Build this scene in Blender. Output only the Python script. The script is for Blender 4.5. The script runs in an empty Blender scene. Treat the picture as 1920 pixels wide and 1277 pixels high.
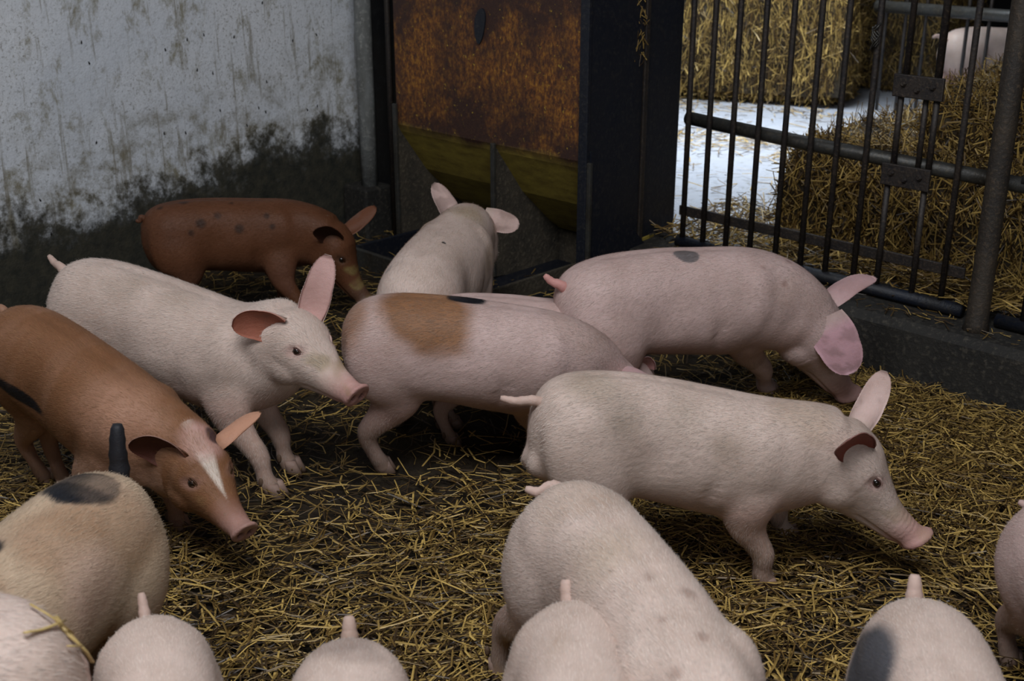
import bpy, bmesh, numpy as np, random
from math import *
from mathutils import Vector, Matrix

# ------------------------------------------------------------------ camera, world, light
F = 2263.0; TH = radians(21.0); H = 1.5          # focal length in px (1920 wide), tilt, height
ct, st = cos(TH), sin(TH)
SC = bpy.context.scene
COL = SC.collection
SC.view_settings.view_transform = 'Standard'
SC.view_settings.look = 'None'
SC.view_settings.gamma = 1.0
SC.view_settings.use_curve_mapping = False
SC.view_settings.exposure = 0.5

cam = bpy.data.cameras.new('camera'); camo = bpy.data.objects.new('camera', cam); COL.objects.link(camo)
cam.sensor_width = 36.0; cam.lens = F / 1920 * 36.0
camo.location = (0, 0, H); camo.rotation_euler = (pi / 2 - TH, 0, 0)
cam.clip_end = 60
cam.dof.use_dof = True; cam.dof.focus_distance = 2.9; cam.dof.aperture_fstop = 5.6
SC.camera = camo

world = bpy.data.worlds.new('world'); SC.world = world; world.use_nodes = True
world.node_tree.nodes['Background'].inputs[0].default_value = (0.62, 0.72, 1.0, 1)
world.node_tree.nodes['Background'].inputs[1].default_value = 0.012

# floor frame: v runs along the gate (to the left and away), u along the plastered wall (to the right and away)
fh = F / ct
v = np.array([-2460, fh, 0]); v /= np.linalg.norm(v)
u = np.array([v[1], -v[0], 0])
O = np.array([0.62307243, 4.14397981, 0.0])
def W(s, t, z=0.0): return O - v * s + u * t + np.array([0, 0, z])
MW = Matrix(((-v[0], u[0], 0, O[0]), (-v[1], u[1], 0, O[1]), (0, 0, 1, 0), (0, 0, 0, 1)))

def area(name, loc, target, sx, sy, power, col):
    l = bpy.data.lights.new(name, 'AREA'); l.shape = 'RECTANGLE'; l.size = sx; l.size_y = sy
    l.energy = power; l.color = col
    o = bpy.data.objects.new(name, l); COL.objects.link(o); o.location = loc
    d = Vector(target) - Vector(loc); o.rotation_euler = d.to_track_quat('-Z', 'Y').to_euler()
    return o
# daylight: long window band high in the left side of the barn near the viewer, and the open passage door beyond the gate
area('window_light', (-0.3, 0.7, 3.7), (0.0, 2.2, 0.2), 2.4, 1.4, 92, (0.93, 0.96, 1.0))
_pl = area('passage_door_light', tuple(W(-1.5, 2.2, 3.2)), tuple(W(-1.35, 2.2, 0)), 1.4, 1.2, 62, (0.80, 0.90, 1.0))

_pl.data.spread = radians(85)
area('front_fill_light', (1.2, -2.6, 1.9), (-.2, 3.5, .4), 2.4, 2.0, 22, (0.95, 0.97, 1.0))  # unseen front fill added behind the viewer to brighten the feeder's underside
# ------------------------------------------------------------------ helpers
def link(o, parent=None):
    COL.objects.link(o)
    if parent: o.parent = parent
    return o
def tag(o, label=None, cat=None, group=None, kind=None):
    if label: o['label'] = label
    if cat: o['category'] = cat
    if group: o['group'] = group
    if kind: o['kind'] = kind
    return o
def mesh_np(name, V, polys_idx, loop_start, mats=(), smooth=True, cols=None):
    me = bpy.data.meshes.new(name)
    V = np.asarray(V, dtype=np.float32); me.vertices.add(len(V)); me.vertices.foreach_set('co', V.ravel())
    li = np.asarray(polys_idx, dtype=np.int32); me.loops.add(len(li)); me.loops.foreach_set('vertex_index', li)
    ls = np.asarray(loop_start, dtype=np.int32); me.polygons.add(len(ls)); me.polygons.foreach_set('loop_start', ls)
    me.update(calc_edges=True)
    me.polygons.foreach_set('use_smooth', np.full(len(ls), smooth, dtype=bool))
    for m in mats: me.materials.append(m)
    if cols is not None:
        a = me.color_attributes.new('coat', 'FLOAT_COLOR', 'POINT')
        c = np.ones((len(V), 4), dtype=np.float32); c[:, :3] = cols; a.data.foreach_set('color', c.ravel())
    me.validate()
    return me
class MB:
    "collects shapes for ONE mesh"
    def __init__(s): s.V = []; s.F = []
    def add(s, V, Fs):
        n = len(s.V); s.V += [tuple(map(float, p)) for p in V]; s.F += [tuple(i + n for i in f) for f in Fs]; return s
    def box(s, x0, x1, y0, y1, z0, z1):
        V = [(x, y, z) for x in (x0, x1) for y in (y0, y1) for z in (z0, z1)]
        return s.add(V, [(0, 1, 3, 2), (4, 6, 7, 5), (0, 4, 5, 1), (2, 3, 7, 6), (0, 2, 6, 4), (1, 5, 7, 3)])
    def tube(s, pts, r, n=10, cap=True, sq=None):
        pts = [np.array(p, float) for p in pts]; rs = r if hasattr(r, '__len__') else [r] * len(pts)
        V = []; Fs = []; ref = None
        for i, p in enumerate(pts):
            t = pts[min(i + 1, len(pts) - 1)] - pts[max(i - 1, 0)]; t /= np.linalg.norm(t)
            if ref is None: ref = np.array([0, 0, 1.]) if abs(t[2]) < .9 else np.array([1., 0, 0])
            a = np.cross(t, ref); a /= np.linalg.norm(a); b = np.cross(t, a); ref = -b if False else ref
            for k in range(n):
                q = 2 * pi * k / n; V.append(p + rs[i] * (a * cos(q) + b * sin(q) * (sq or 1)))
        for i in range(len(pts) - 1):
            for k in range(n): Fs.append((i * n + k, i * n + (k + 1) % n, (i + 1) * n + (k + 1) % n, (i + 1) * n + k))
        if cap: Fs.append(tuple(range(n))[::-1]); Fs.append(tuple((len(pts) - 1) * n + k for k in range(n)))
        return s.add(V, Fs)
    def prism(s, poly, axis, a0, a1):
        "poly: list of 2-tuples in the other two axes (order of x,y,z without axis)"
        n = len(poly); V = []
        for a in (a0, a1):
            for p in poly:
                q = list(p); q.insert(axis, a); V.append(q)
        return s.add(V, [tuple(range(n)), tuple(range(2 * n - 1, n - 1, -1))] + [(i, i + n, (i + 1) % n + n, (i + 1) % n) for i in range(n)])
    def build(s, name, mat, parent=None, frame=None, bevel=0, smooth=False, origin=None):
        me = bpy.data.meshes.new(name); V = np.array(s.V)
        if frame is not None: V = np.array([O - v * p[0] + u * p[1] + np.array([0, 0, p[2]]) for p in V])
        if origin is not None: V = V - np.array(origin)
        me.from_pydata([tuple(p) for p in V], [], s.F)
        bm = bmesh.new(); bm.from_mesh(me); bmesh.ops.recalc_face_normals(bm, faces=bm.faces); bm.to_mesh(me); bm.free()
        me.materials.append(mat)
        if smooth:
            for p in me.polygons: p.use_smooth = True
        o = link(bpy.data.objects.new(name, me), parent)
        if origin is not None and parent is None: o.location = origin
        if bevel:
            b = o.modifiers.new('bevel', 'BEVEL'); b.width = bevel; b.segments = 2; b.limit_method = 'ANGLE'
        return o
def empty(name, loc=(0, 0, 0)):
    o = link(bpy.data.objects.new(name, None)); o.location = loc; o.empty_display_size = .1; return o

# ------------------------------------------------------------------ materials
def mat(name):
    m = bpy.data.materials.new(name); m.use_nodes = True; nt = m.node_tree
    return m, nt, nt.nodes['Principled BSDF']
def N(nt, t, **kw):
    n = nt.nodes.new(t)
    for k, val in kw.items():
        if k in n.inputs: n.inputs[k].default_value = val
        else: setattr(n, k, val)
    return n
def noise(nt, co, scale, detail=4, rough=.6, dist=0):
    n = N(nt, 'ShaderNodeTexNoise'); n.inputs['Scale'].default_value = scale; n.inputs['Detail'].default_value = detail
    n.inputs['Roughness'].default_value = rough; n.inputs['Distortion'].default_value = dist
    if co is not None: nt.links.new(co, n.inputs['Vector'])
    return n.outputs['Fac']
def ramp(nt, fac, stops):
    r = N(nt, 'ShaderNodeValToRGB'); e = r.color_ramp.elements
    while len(e) < len(stops): e.new(.5)
    for i, (p, c) in enumerate(stops):
        e[i].position = p; e[i].color = (c, c, c, 1) if not hasattr(c, '__len__') else (*c, 1)
    nt.links.new(fac, r.inputs[0]); return r.outputs[0]
def mix(nt, fac, a, b, mode='MIX'):
    m = N(nt, 'ShaderNodeMix', data_type='RGBA', blend_type=mode)
    for sock, val in ((m.inputs[0], fac), (m.inputs[6], a), (m.inputs[7], b)):
        if hasattr(val, 'links'): nt.links.new(val, sock)
        elif hasattr(val, '__len__'): sock.default_value = (*val, 1)
        else: sock.default_value = val
    return m.outputs[2]
def math_(nt, op, a, b=0.0, clamp=False):
    m = N(nt, 'ShaderNodeMath', operation=op, use_clamp=clamp)
    for i, val in enumerate((a, b)):
        if hasattr(val, 'links'): nt.links.new(val, m.inputs[i])
        else: m.inputs[i].default_value = val
    return m.outputs[0]
def mapping(nt, co, scale=(1, 1, 1), rot=(0, 0, 0), loc=(0, 0, 0)):
    m = N(nt, 'ShaderNodeMapping'); m.inputs['Scale'].default_value = scale; m.inputs['Rotation'].default_value = rot
    m.inputs['Location'].default_value = loc; nt.links.new(co, m.inputs[0]); return m.outputs[0]
def bump(nt, b, h, strength=.3, dist=.01):
    n = N(nt, 'ShaderNodeBump'); n.inputs['Strength'].default_value = strength; n.inputs['Distance'].default_value = dist
    nt.links.new(h, n.inputs['Height']); nt.links.new(n.outputs[0], b.inputs['Normal'])
def objco(nt): return N(nt, 'ShaderNodeTexCoord').outputs['Object']

def mk_skin():
    m, nt, b = mat('pig_skin'); co = objco(nt)
    at = N(nt, 'ShaderNodeAttribute', attribute_name='coat').outputs['Color']
    n1 = noise(nt, co, 7, 5, .6); n2 = noise(nt, co, 55, 4, .7)
    c = mix(nt, ramp(nt, n1, [(.38, 0), (.72, .45)]), at, (.36, .28, .20), 'MULTIPLY')
    c = mix(nt, ramp(nt, n2, [(.66, 0), (.74, .55)]), c, (.23, .15, .10))
    nt.links.new(c, b.inputs['Base Color']); b.inputs['Roughness'].default_value = .55
    b.inputs['Subsurface Weight'].default_value = .12; b.inputs['Subsurface Radius'].default_value = (.012, .005, .003)
    b.inputs['Specular IOR Level'].default_value = .22
    h = math_(nt, 'ADD', noise(nt, co, 120, 4, .7), math_(nt, 'MULTIPLY', noise(nt, co, 28, 3), 1.2))
    bump(nt, b, h, .35, .004); return m
def mk_hair():
    m, nt, b = mat('pig_hair'); at = N(nt, 'ShaderNodeAttribute', attribute_name='coat').outputs['Color']
    nt.links.new(at, b.inputs['Base Color']); b.inputs['Roughness'].default_value = .6
    b.inputs['Specular IOR Level'].default_value = .12; return m
def mk_simple(name, col, rough=.5, metal=0, spec=.5):
    m, nt, b = mat(name); b.inputs['Base Color'].default_value = (*col, 1); b.inputs['Roughness'].default_value = rough
    b.inputs['Metallic'].default_value = metal; b.inputs['Specular IOR Level'].default_value = spec; return m
def mk_straw(name, dark=1.0):
    m, nt, b = mat(name); at = N(nt, 'ShaderNodeAttribute', attribute_name='coat').outputs['Color']
    n = noise(nt, objco(nt), 40, 3)
    c = mix(nt, ramp(nt, n, [(.45, 0), (.75, .6)]), at, (.10, .06, .025))
    nt.links.new(c, b.inputs['Base Color']); b.inputs['Roughness'].default_value = .42; b.inputs['Specular IOR Level'].default_value = .35
    return m
def mk_mud():
    m, nt, b = mat('wet_mud'); co = objco(nt)
    n1 = noise(nt, co, 2.2, 6, .6); n2 = noise(nt, co, 30, 6, .7)
    c = ramp(nt, n1, [(.3, (.008, .006, .004)), (.55, (.024, .016, .009)), (.75, (.05, .034, .017))])
    c = mix(nt, ramp(nt, n2, [(.5, 0), (.75, .5)]), c, (.11, .08, .035))
    nt.links.new(c, b.inputs['Base Color']); nt.links.new(ramp(nt, n1, [(.35, .6), (.7, .9)]), b.inputs['Roughness']); b.inputs['Specular IOR Level'].default_value = .25
    bump(nt, b, math_(nt, 'ADD', n1, n2), .8, .02); return m
def mk_wall():
    # local coords: x along wall (t), z up
    m, nt, b = mat('stained_plaster'); co = objco(nt)
    sep = N(nt, 'ShaderNodeSeparateXYZ'); nt.links.new(co, sep.inputs[0]); t = sep.outputs['Y']; z = sep.outputs['Z']
    base = mix(nt, ramp(nt, noise(nt, co, 1.3, 4), [(.35, 0), (.7, 1)]), (.58, .61, .66), (.70, .71, .73))
    # small dirt specks
    sp = ramp(nt, noise(nt, co, 90, 5, .75), [(.54, 0), (.64, .7)])
    zone = ramp(nt, noise(nt, co, 2.6, 4, .6), [(.35, .35), (.65, 1)])
    base = mix(nt, math_(nt, 'MULTIPLY', sp, zone), base, (.13, .115, .08))
    # brownish splashes
    spl = ramp(nt, noise(nt, mapping(nt, co, (1, 3.2, 2.0)), 3.0, 8, .75, .3), [(.53, 0), (.66, .85)])
    base = mix(nt, spl, base, (.20, .175, .10))
    # slanted rubbed streaks
    for k, (rot, sc_, lo) in enumerate(((.35, (1, 26, 2.2), .60), (-.1, (1, 34, 1.6), .62))):
        w_ = ramp(nt, noise(nt, mapping(nt, co, sc_, (rot, 0, 0), (k * 3.1, 0, 0)), 1.0, 5, .6, .25), [(lo, 0), (lo + .07, .6)])
        base = mix(nt, w_, base, (.19, .165, .11))
    # grime band from the floor, rising towards the corner
    edge = math_(nt, 'ADD', math_(nt, 'MULTIPLY', math_(nt, 'ADD', t, 1.7), .12), .30)
    nn = math_(nt, 'MULTIPLY', math_(nt, 'SUBTRACT', noise(nt, co, 4.5, 9, .72), .5), .75)
    d = math_(nt, 'SUBTRACT', math_(nt, 'ADD', edge, nn), z)
    near_ = math_(nt, 'MULTIPLY', ramp(nt, math_(nt, 'ADD', d, .5), [(.12, 0), (.48, 1)]), ramp(nt, noise(nt, co, 9, 8, .75), [(.44, 0), (.62, .9)]))
    base = mix(nt, near_, base, (.16, .135, .075))
    g = ramp(nt, math_(nt, 'ADD', math_(nt, 'MULTIPLY', d, 3.2), .5), [(.30, 0), (.42, .35), (.62, .93), (.8, 1)])
    gc = mix(nt, ramp(nt, noise(nt, co, 22, 6, .7), [(.35, 0), (.75, 1)]), (.014, .015, .011), (.055, .048, .03))
    c = mix(nt, g, base, gc)
    nt.links.new(c, b.inputs['Base Color']); b.inputs['Roughness'].default_value = .75
    h = math_(nt, 'ADD', noise(nt, co, 14, 6, .6), math_(nt, 'MULTIPLY', noise(nt, co, 130, 3), .35))
    bump(nt, b, h, .45, .012); return m
def mk_dirty(name, c0, c1, c2, sc=8, rough=.6, metal=0, lo=.4, hi=.65, sc2=60, bs=.4, stretch=(1, 1, 1)):
    m, nt, b = mat(name); co = objco(nt)
    n1 = noise(nt, mapping(nt, co, stretch), sc, 7, .65); n2 = noise(nt, co, sc2, 5, .7)
    c = mix(nt, ramp(nt, n1, [(lo, 0), (hi, 1)]), c0, c1)
    c = mix(nt, ramp(nt, n2, [(.52, 0), (.68, .8)]), c, c2)
    nt.links.new(c, b.inputs['Base Color']); b.inputs['Roughness'].default_value = rough; b.inputs['Metallic'].default_value = metal
    bump(nt, b, math_(nt, 'ADD', n1, n2), bs, .006); return m
def mk_feeder():
    m, nt, b = mat('rusty_yellow_steel'); co = objco(nt)
    sep = N(nt, 'ShaderNodeSeparateXYZ'); nt.links.new(co, sep.inputs[0]); z = sep.outputs['Z']
    n1 = noise(nt, co, 5, 8, .7); n2 = noise(nt, mapping(nt, co, (1, 1, .6)), 70, 8, .8); n3 = noise(nt, co, 110, 4, .8)
    c = ramp(nt, n2, [(.38, (.030, .012, .008)), (.49, (.15, .050, .012)), (.57, (.32, .125, .016)), (.68, (.50, .27, .03))])
    # dark rust clouds, more of them near the top edge and the fold
    zz = math_(nt, 'MULTIPLY', math_(nt, 'ABSOLUTE', math_(nt, 'SUBTRACT', z, .83)), .75)
    dk = ramp(nt, math_(nt, 'ADD', n1, zz), [(.48, 0), (.68, .95)])
    c = mix(nt, dk, c, mix(nt, n3, (.010, .005, .006), (.060, .022, .013)))
    ol = mix(nt, ramp(nt, noise(nt, mapping(nt, co, (1.5, 1, 4)), 7, 6, .7), [(.4, 0), (.7, 1)]), (.36, .27, .045), (.17, .115, .022))  # olive of the slope, lightened in place of bounce light from below
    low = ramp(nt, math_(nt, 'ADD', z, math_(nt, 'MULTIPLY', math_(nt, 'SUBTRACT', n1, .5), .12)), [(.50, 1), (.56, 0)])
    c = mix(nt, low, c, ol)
    yl = ramp(nt, noise(nt, co, 55, 6, .75), [(.63, 0), (.67, 1)])
    c = mix(nt, yl, c, (.55, .36, .035))
    nt.links.new(c, b.inputs['Base Color']); b.inputs['Roughness'].default_value = .62
    bump(nt, b, math_(nt, 'ADD', n2, n3), .5, .004); return m
def mk_concrete():
    m, nt, b = mat('wet_concrete'); co = objco(nt)
    n1 = noise(nt, co, 1.8, 6, .65); n2 = noise(nt, co, 25, 6, .7)
    c = mix(nt, ramp(nt, n1, [(.35, 0), (.7, 1)]), (.40, .42, .47), (.24, .24, .25))
    c = mix(nt, ramp(nt, n2, [(.56, 0), (.7, .8)]), c, (.12, .10, .06))
    nt.links.new(c, b.inputs['Base Color']); nt.links.new(ramp(nt, n1, [(.4, .18), (.65, .6)]), b.inputs['Roughness'])
    bump(nt, b, math_(nt, 'ADD', n1, n2), .25, .01); return m
M = dict(skin=mk_skin(), hair=mk_hair(), eye=mk_simple('eye_dark', (.012, .008, .006), .08, 0, .8), straw=mk_straw('straw'),
    mud=mk_mud(), wall=mk_wall(), feeder=mk_feeder(), concrete=mk_concrete(),
    navy=mk_dirty('navy_painted_steel', (.004, .006, .013), (.008, .009, .014), (.030, .028, .026), 5, .5, .0, .35, .7, 75, .35),
    bar=mk_dirty('dark_rusty_steel', (.014, .012, .013), (.035, .026, .020), (.085, .060, .040), 14, .5, .2, .35, .7, 120, .4),
    rail=mk_dirty('worn_pipe_steel', (.045, .045, .042), (.028, .023, .017), (.09, .075, .055), 9, .42, .3, .4, .7, 80, .3),
    post=mk_dirty('grimy_post_steel', (.022, .018, .015), (.045, .033, .022), (.09, .062, .038), 10, .6, .1, .35, .7, 100, .5),
    bluetube=mk_dirty('blue_black_tube', (.005, .009, .020), (.010, .009, .009), (.03, .025, .02), 7, .5, .1, .4, .7, 80, .4),
    caked=mk_dirty('caked_dung_plate', (.022, .018, .013), (.07, .055, .036), (.13, .105, .07), 9, .85, 0, .3, .7, 70, .9),
    curb=mk_dirty('dark_dirty_concrete', (.009, .008, .007), (.022, .019, .015), (.07, .06, .045), 6, .75, 0, .35, .75, 60, .8),
    pipe=mk_dirty('limewashed_pipe', (.20, .21, .21), (.10, .10, .09), (.30, .30, .28), 7, .7, 0, .4, .65, 50, .5, (1, 1, .3)),
    dark=mk_dirty('dark_barn_wall', (.010, .010, .012), (.025, .022, .018), (.03, .03, .03), 3, .8, 0, .4, .7, 30, .4),
    stalk=mk_dirty('dry_stalk', (.55, .40, .16), (.40, .27, .09), (.2, .13, .05), 20, .5, 0, .4, .7, 90, .2),
    fly=mk_simple('fly_black', (.008, .008, .008), .4))
def sm(x,a,b):
    t=np.clip((x-a)/(b-a),0,1); return t*t*(3-2*t)
# s, zc, halfwidth, up, down
TORSO=np.array([
(-.375,.385,.025,.040,.040),
(-.355,.375,.070,.088,.090),
(-.320,.368,.100,.122,.130),
(-.260,.365,.118,.142,.140),
(-.180,.362,.122,.152,.130),
(-.080,.358,.124,.156,.132),
( .030,.354,.127,.154,.140),
( .120,.354,.124,.150,.145),
( .190,.362,.112,.142,.142),
( .250,.372,.102,.130,.134),
( .310,.382,.094,.114,.120),
( .360,.390,.084,.096,.100)])
HEAD=np.array([ # h, zc(along head up), w, up, down
(-.045,.000,.045,.050,.050),
(-.015,.000,.078,.086,.090),
( .030,.000,.090,.092,.102),
( .080,-.002,.086,.084,.102),
( .120,-.010,.071,.067,.091),
( .165,-.020,.054,.052,.070),
( .205,-.028,.044,.042,.054),
( .245,-.032,.038,.038,.042),
( .282,-.031,.035,.038,.034),
( .293,-.029,.041,.045,.035),
( .300,-.031,.039,.043,.033)])
def cat(tab,x):
    "smooth (cubic hermite) table interpolation"
    xs=tab[:,0]; ys=tab[:,1:]
    m=np.gradient(ys,xs,axis=0)
    x=np.clip(x,xs[0],xs[-1]); i=np.clip(np.searchsorted(xs,x)-1,0,len(xs)-2)
    h=(xs[i+1]-xs[i]); t=((x-xs[i])/h)[:,None]; h=h[:,None]
    return (2*t**3-3*t**2+1)*ys[i]+(t**3-2*t**2+t)*h*m[i]+(-2*t**3+3*t**2)*ys[i+1]+(t**3-t**2)*h*m[i+1]
def spine(p):
    """p: dict x,y,yaw,sc,kap,bp(body pitch),np_(neck pitch),ny(neck yaw),hp(head pitch abs),hy(head yaw rel to neck)"""
    S=np.linspace(-.375,.36,148); ds=S[1]-S[0]
    k=sm(S,.12,.33)
    head=p['yaw']+p['kap']*np.clip(S,-.4,.2)+p['ny']*k
    pit=p['bp']+p['np']*sm(S,.08,.30)+p.get('arch',0)*(-(S-.0))*(1-sm(S,.15,.3))
    T=np.stack([np.cos(head)*np.cos(pit),np.sin(head)*np.cos(pit),np.sin(pit)],1)
    C=np.cumsum(T,0)*ds; i0=np.argmin(abs(S)); C=C-C[i0]
    U=np.stack([-np.cos(head)*np.sin(pit),-np.sin(head)*np.sin(pit),np.cos(pit)],1)
    L=np.cross(U,T)
    tab=cat(TORSO,S)
    C=C+U*(tab[:,0:1]-.36)+np.array([0,0,.36+p.get('dz',0)])
    # head frame
    hh=head[-1]+p['hy']; hp=p['hp']; 
    HT=np.array([cos(hh)*cos(hp),sin(hh)*cos(hp),sin(hp)])
    HU=np.array([-cos(hh)*sin(hp),-sin(hh)*sin(hp),cos(hp)])
    r=p.get('hr',0.); HL=np.cross(HU,HT)
    HU,HL=HU*cos(r)+HL*sin(r),HL*cos(r)-HU*sin(r)
    HO=C[-1]-T[-1]*.02
    A=np.array([p['x'],p['y'],0]); sc=p['sc']
    return dict(S=S,C=C*sc+A,T=T,U=U,L=L,w=tab[:,1]*sc*p.get('fat',1),up=tab[:,2]*sc,dn=tab[:,3]*sc,HO=HO*sc+A,HT=HT,HU=HU,HL=HL,sc=sc,A=A,hs=sc*p.get('hs',1.))
def at(R,s):
    i=int(np.argmin(abs(R['S']-s))); return i
def lm(R,name):
    sc=R['sc']
    if name=='tail': i=at(R,-.36); return R['C'][i]+R['U'][i]*R['up'][i]*.9
    if name=='snout': return R['HO']+R['HT']*.300*R['hs']-R['HU']*.030*R['hs']
    if name=='poll': return R['HO']+R['HT']*.03*R['hs']+R['HU']*.092*R['hs']
    if name=='eyeR': return R['HO']+R['hs']*(R['HT']*.108+R['HU']*.030-R['HL']*.062)
    if name=='eyeL': return R['HO']+R['hs']*(R['HT']*.108+R['HU']*.030+R['HL']*.062)
    if name[0]=='d': i=at(R,float(name[1:])); return R['C'][i]+R['U'][i]*R['up'][i]
    if name[0]=='r': i=at(R,float(name[1:])); return R['C'][i]-R['L'][i]*R['w'][i]
    if name[0]=='l': i=at(R,float(name[1:])); return R['C'][i]+R['L'][i]*R['w'][i]
    if name[0]=='b': i=at(R,float(name[1:])); return R['C'][i]-R['U'][i]*R['dn'][i]
# ------------------------------------------------------------------ pigs
rng = np.random.default_rng(7)
_K = [(rng.normal(size=3) * f, rng.uniform(0, 6.28), a) for f, a in ((6, 1.), (6, 1.), (9, .8), (14, .6), (14, .6), (24, .4), (40, .3), (60, .25)) for _ in (0, 1)]
def sn(V, k=1.0, off=0.):
    r = np.zeros(len(V))
    for d, ph, a in _K: r += a * np.sin(V @ (d * k) + ph + off)
    return r / 3.0
def loft(rings):
    "rings: list of (n,3); returns closed verts, quads+tris as list"
    n = len(rings[0]); V = np.concatenate(rings); m = len(rings); Fs = []
    for i in range(m - 1):
        for k in range(n): Fs.append((i * n + k, i * n + (k + 1) % n, (i + 1) * n + (k + 1) % n, (i + 1) * n + k))
    c0, c1 = rings[0].mean(0), rings[-1].mean(0); V = np.vstack([V, c0, c1])
    for k in range(n):
        Fs.append((m * n, (k + 1) % n, k)); Fs.append((m * n + 1, (m - 1) * n + k, (m - 1) * n + (k + 1) % n))
    return V, Fs
AN = np.linspace(0, 2 * pi, 28, endpoint=False)
def ring(c, L, U, w, up, dn, e=2.0, wlow=1.0):
    co, si = np.cos(AN), np.sin(AN)
    x = np.sign(co) * abs(co) ** (2 / e) * w; y = np.sign(si) * abs(si) ** (2 / e)
    x = x * (1 + (wlow - 1) * np.clip(-si, 0, 1)); y = np.where(si > 0, y * up, y * dn)
    return c + x[:, None] * L + y[:, None] * U
def resample(tab, m):
    tab = np.array(tab, float); d = np.r_[0, np.cumsum(np.linalg.norm(np.diff(tab[:, :3], axis=0), axis=1))]
    q = np.c_[d, tab]; return cat(q, np.linspace(0, d[-1], m))
def leg_chain(R, side, front, foot, lift=0.):
    sc = R['sc']; i = at(R, .150 if front else -.255)
    Fw = R['T'][i] * np.array([1, 1, 0]); Fw /= np.linalg.norm(Fw); Up = np.array([0, 0, 1.]); Lf = np.cross(Up, Fw)
    C = R['C'][i]; foot = np.array([foot[0], foot[1], 0.0])
    z = lambda h: Up * h * sc
    if front:
        J = C + Lf * side * .072 * sc - z(.02); A = J; B = foot
        q = lambda f, fw, lat=0: A + (B - A) * f + Fw * fw * sc + Lf * side * lat * sc
        tab = [(*q(-.10, -.00, -.01), .042, .085), (*q(.08, -.005, .002), .046, .080), (*q(.25, -.018, .004), .044, .066), (*q(.40, -.022), .037, .050),
               (*q(.54, -.008), .0285, .034), (*q(.645, .006), .0265, .029), (*q(.70, .007), .0255, .027), (*q(.79, .003), .0200, .0215), (*q(.87, -.001), .0225, .024), (*q(.93, .006), .0235, .027)]
    else:
        J = C + Lf * side * .066 * sc + z(.02); A = J; B = foot
        q = lambda f, fw, lat=0: A + (B - A) * f + Fw * fw * sc + Lf * side * lat * sc
        tab = [(*q(-.10, -.005, -.012), .044, .100), (*q(.08, .005, .004), .056, .108), (*q(.25, .022, .008), .055, .098), (*q(.38, .030, .004), .045, .074),
               (*q(.50, .006), .034, .050), (*q(.60, -.026), .0265, .036), (*q(.665, -.042), .0245, .031), (*q(.72, -.040), .0225, .026), (*q(.81, -.026), .0195, .021), (*q(.885, -.012), .0215, .023), (*q(.94, .002), .0225, .026)]
    tab = resample(tab, 34)[:, :]
    pos = tab[:, :3]; rings = []
    for k in range(len(pos)):
        t = pos[min(k + 1, len(pos) - 1)] - pos[max(k - 1, 0)]; t /= np.linalg.norm(t)
        a = Lf - t * (Lf @ t); a /= np.linalg.norm(a); b = np.cross(t, a)
        rings.append(ring(pos[k], a, b, tab[k, 3] * sc, tab[k, 4] * sc, tab[k, 4] * sc))
    return rings, pos, Fw, Lf
def ellipsoid(c, ax, r, n=16, m=12):
    ax = np.array(ax); rings = []
    for i in range(m):
        ph = -pi / 2 + pi * (i + .5) / m
        rings.append(ring(c + ax[2] * r[2] * sin(ph), ax[0], ax[1], r[0] * cos(ph), r[1] * cos(ph), r[1] * cos(ph)))
    return loft(rings)
def remesh(parts, vox):
    V = []; Fs = []; n = 0
    for a, b in parts: V.append(a); Fs += [tuple(i + n for i in f) for f in b]; n += len(a)
    me = bpy.data.meshes.new('tmp'); me.from_pydata(np.vstack(V).tolist(), [], Fs)
    bm = bmesh.new(); bm.from_mesh(me); bmesh.ops.recalc_face_normals(bm, faces=bm.faces); bm.to_mesh(me); bm.free()
    o = bpy.data.objects.new('tmp', me); COL.objects.link(o)
    md = o.modifiers.new('r', 'REMESH'); md.mode = 'VOXEL'; md.voxel_size = vox; md.adaptivity = 0
    dg = bpy.context.evaluated_depsgraph_get(); ev = o.evaluated_get(dg); m2 = bpy.data.meshes.new_from_object(ev)
    nv = len(m2.vertices); V = np.empty(nv * 3, np.float32); m2.vertices.foreach_get('co', V)
    q = len(m2.loops); li = np.empty(q, np.int32); m2.loops.foreach_get('vertex_index', li)
    ls = np.empty(len(m2.polygons), np.int32); m2.polygons.foreach_get('loop_start', ls)
    e = np.empty(len(m2.edges) * 2, np.int32); m2.edges.foreach_get('vertices', e)
    bpy.data.objects.remove(o); bpy.data.meshes.remove(me); bpy.data.meshes.remove(m2)
    return V.reshape(-1, 3).astype(float), li, ls, e.reshape(-1, 2)
def smooth_np(V, e, w, it):
    n = len(V); deg = np.bincount(e.ravel(), minlength=n).astype(float)[:, None]
    for _ in range(it):
        A = np.stack([np.bincount(e[:, 0], V[e[:, 1], k], n) + np.bincount(e[:, 1], V[e[:, 0], k], n) for k in range(3)], 1)
        V = V + (A / deg - V) * w[:, None] * .6
    return V
def normals_np(V, li, ls):
    q = li.reshape(-1, 4); nrm = np.cross(V[q[:, 2]] - V[q[:, 0]], V[q[:, 3]] - V[q[:, 1]])
    Nn = np.stack([np.bincount(q.ravel(), np.repeat(nrm[:, k], 4), len(V)) for k in range(3)], 1)
    return Nn / (np.linalg.norm(Nn, axis=1, keepdims=True) + 1e-9)
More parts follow.
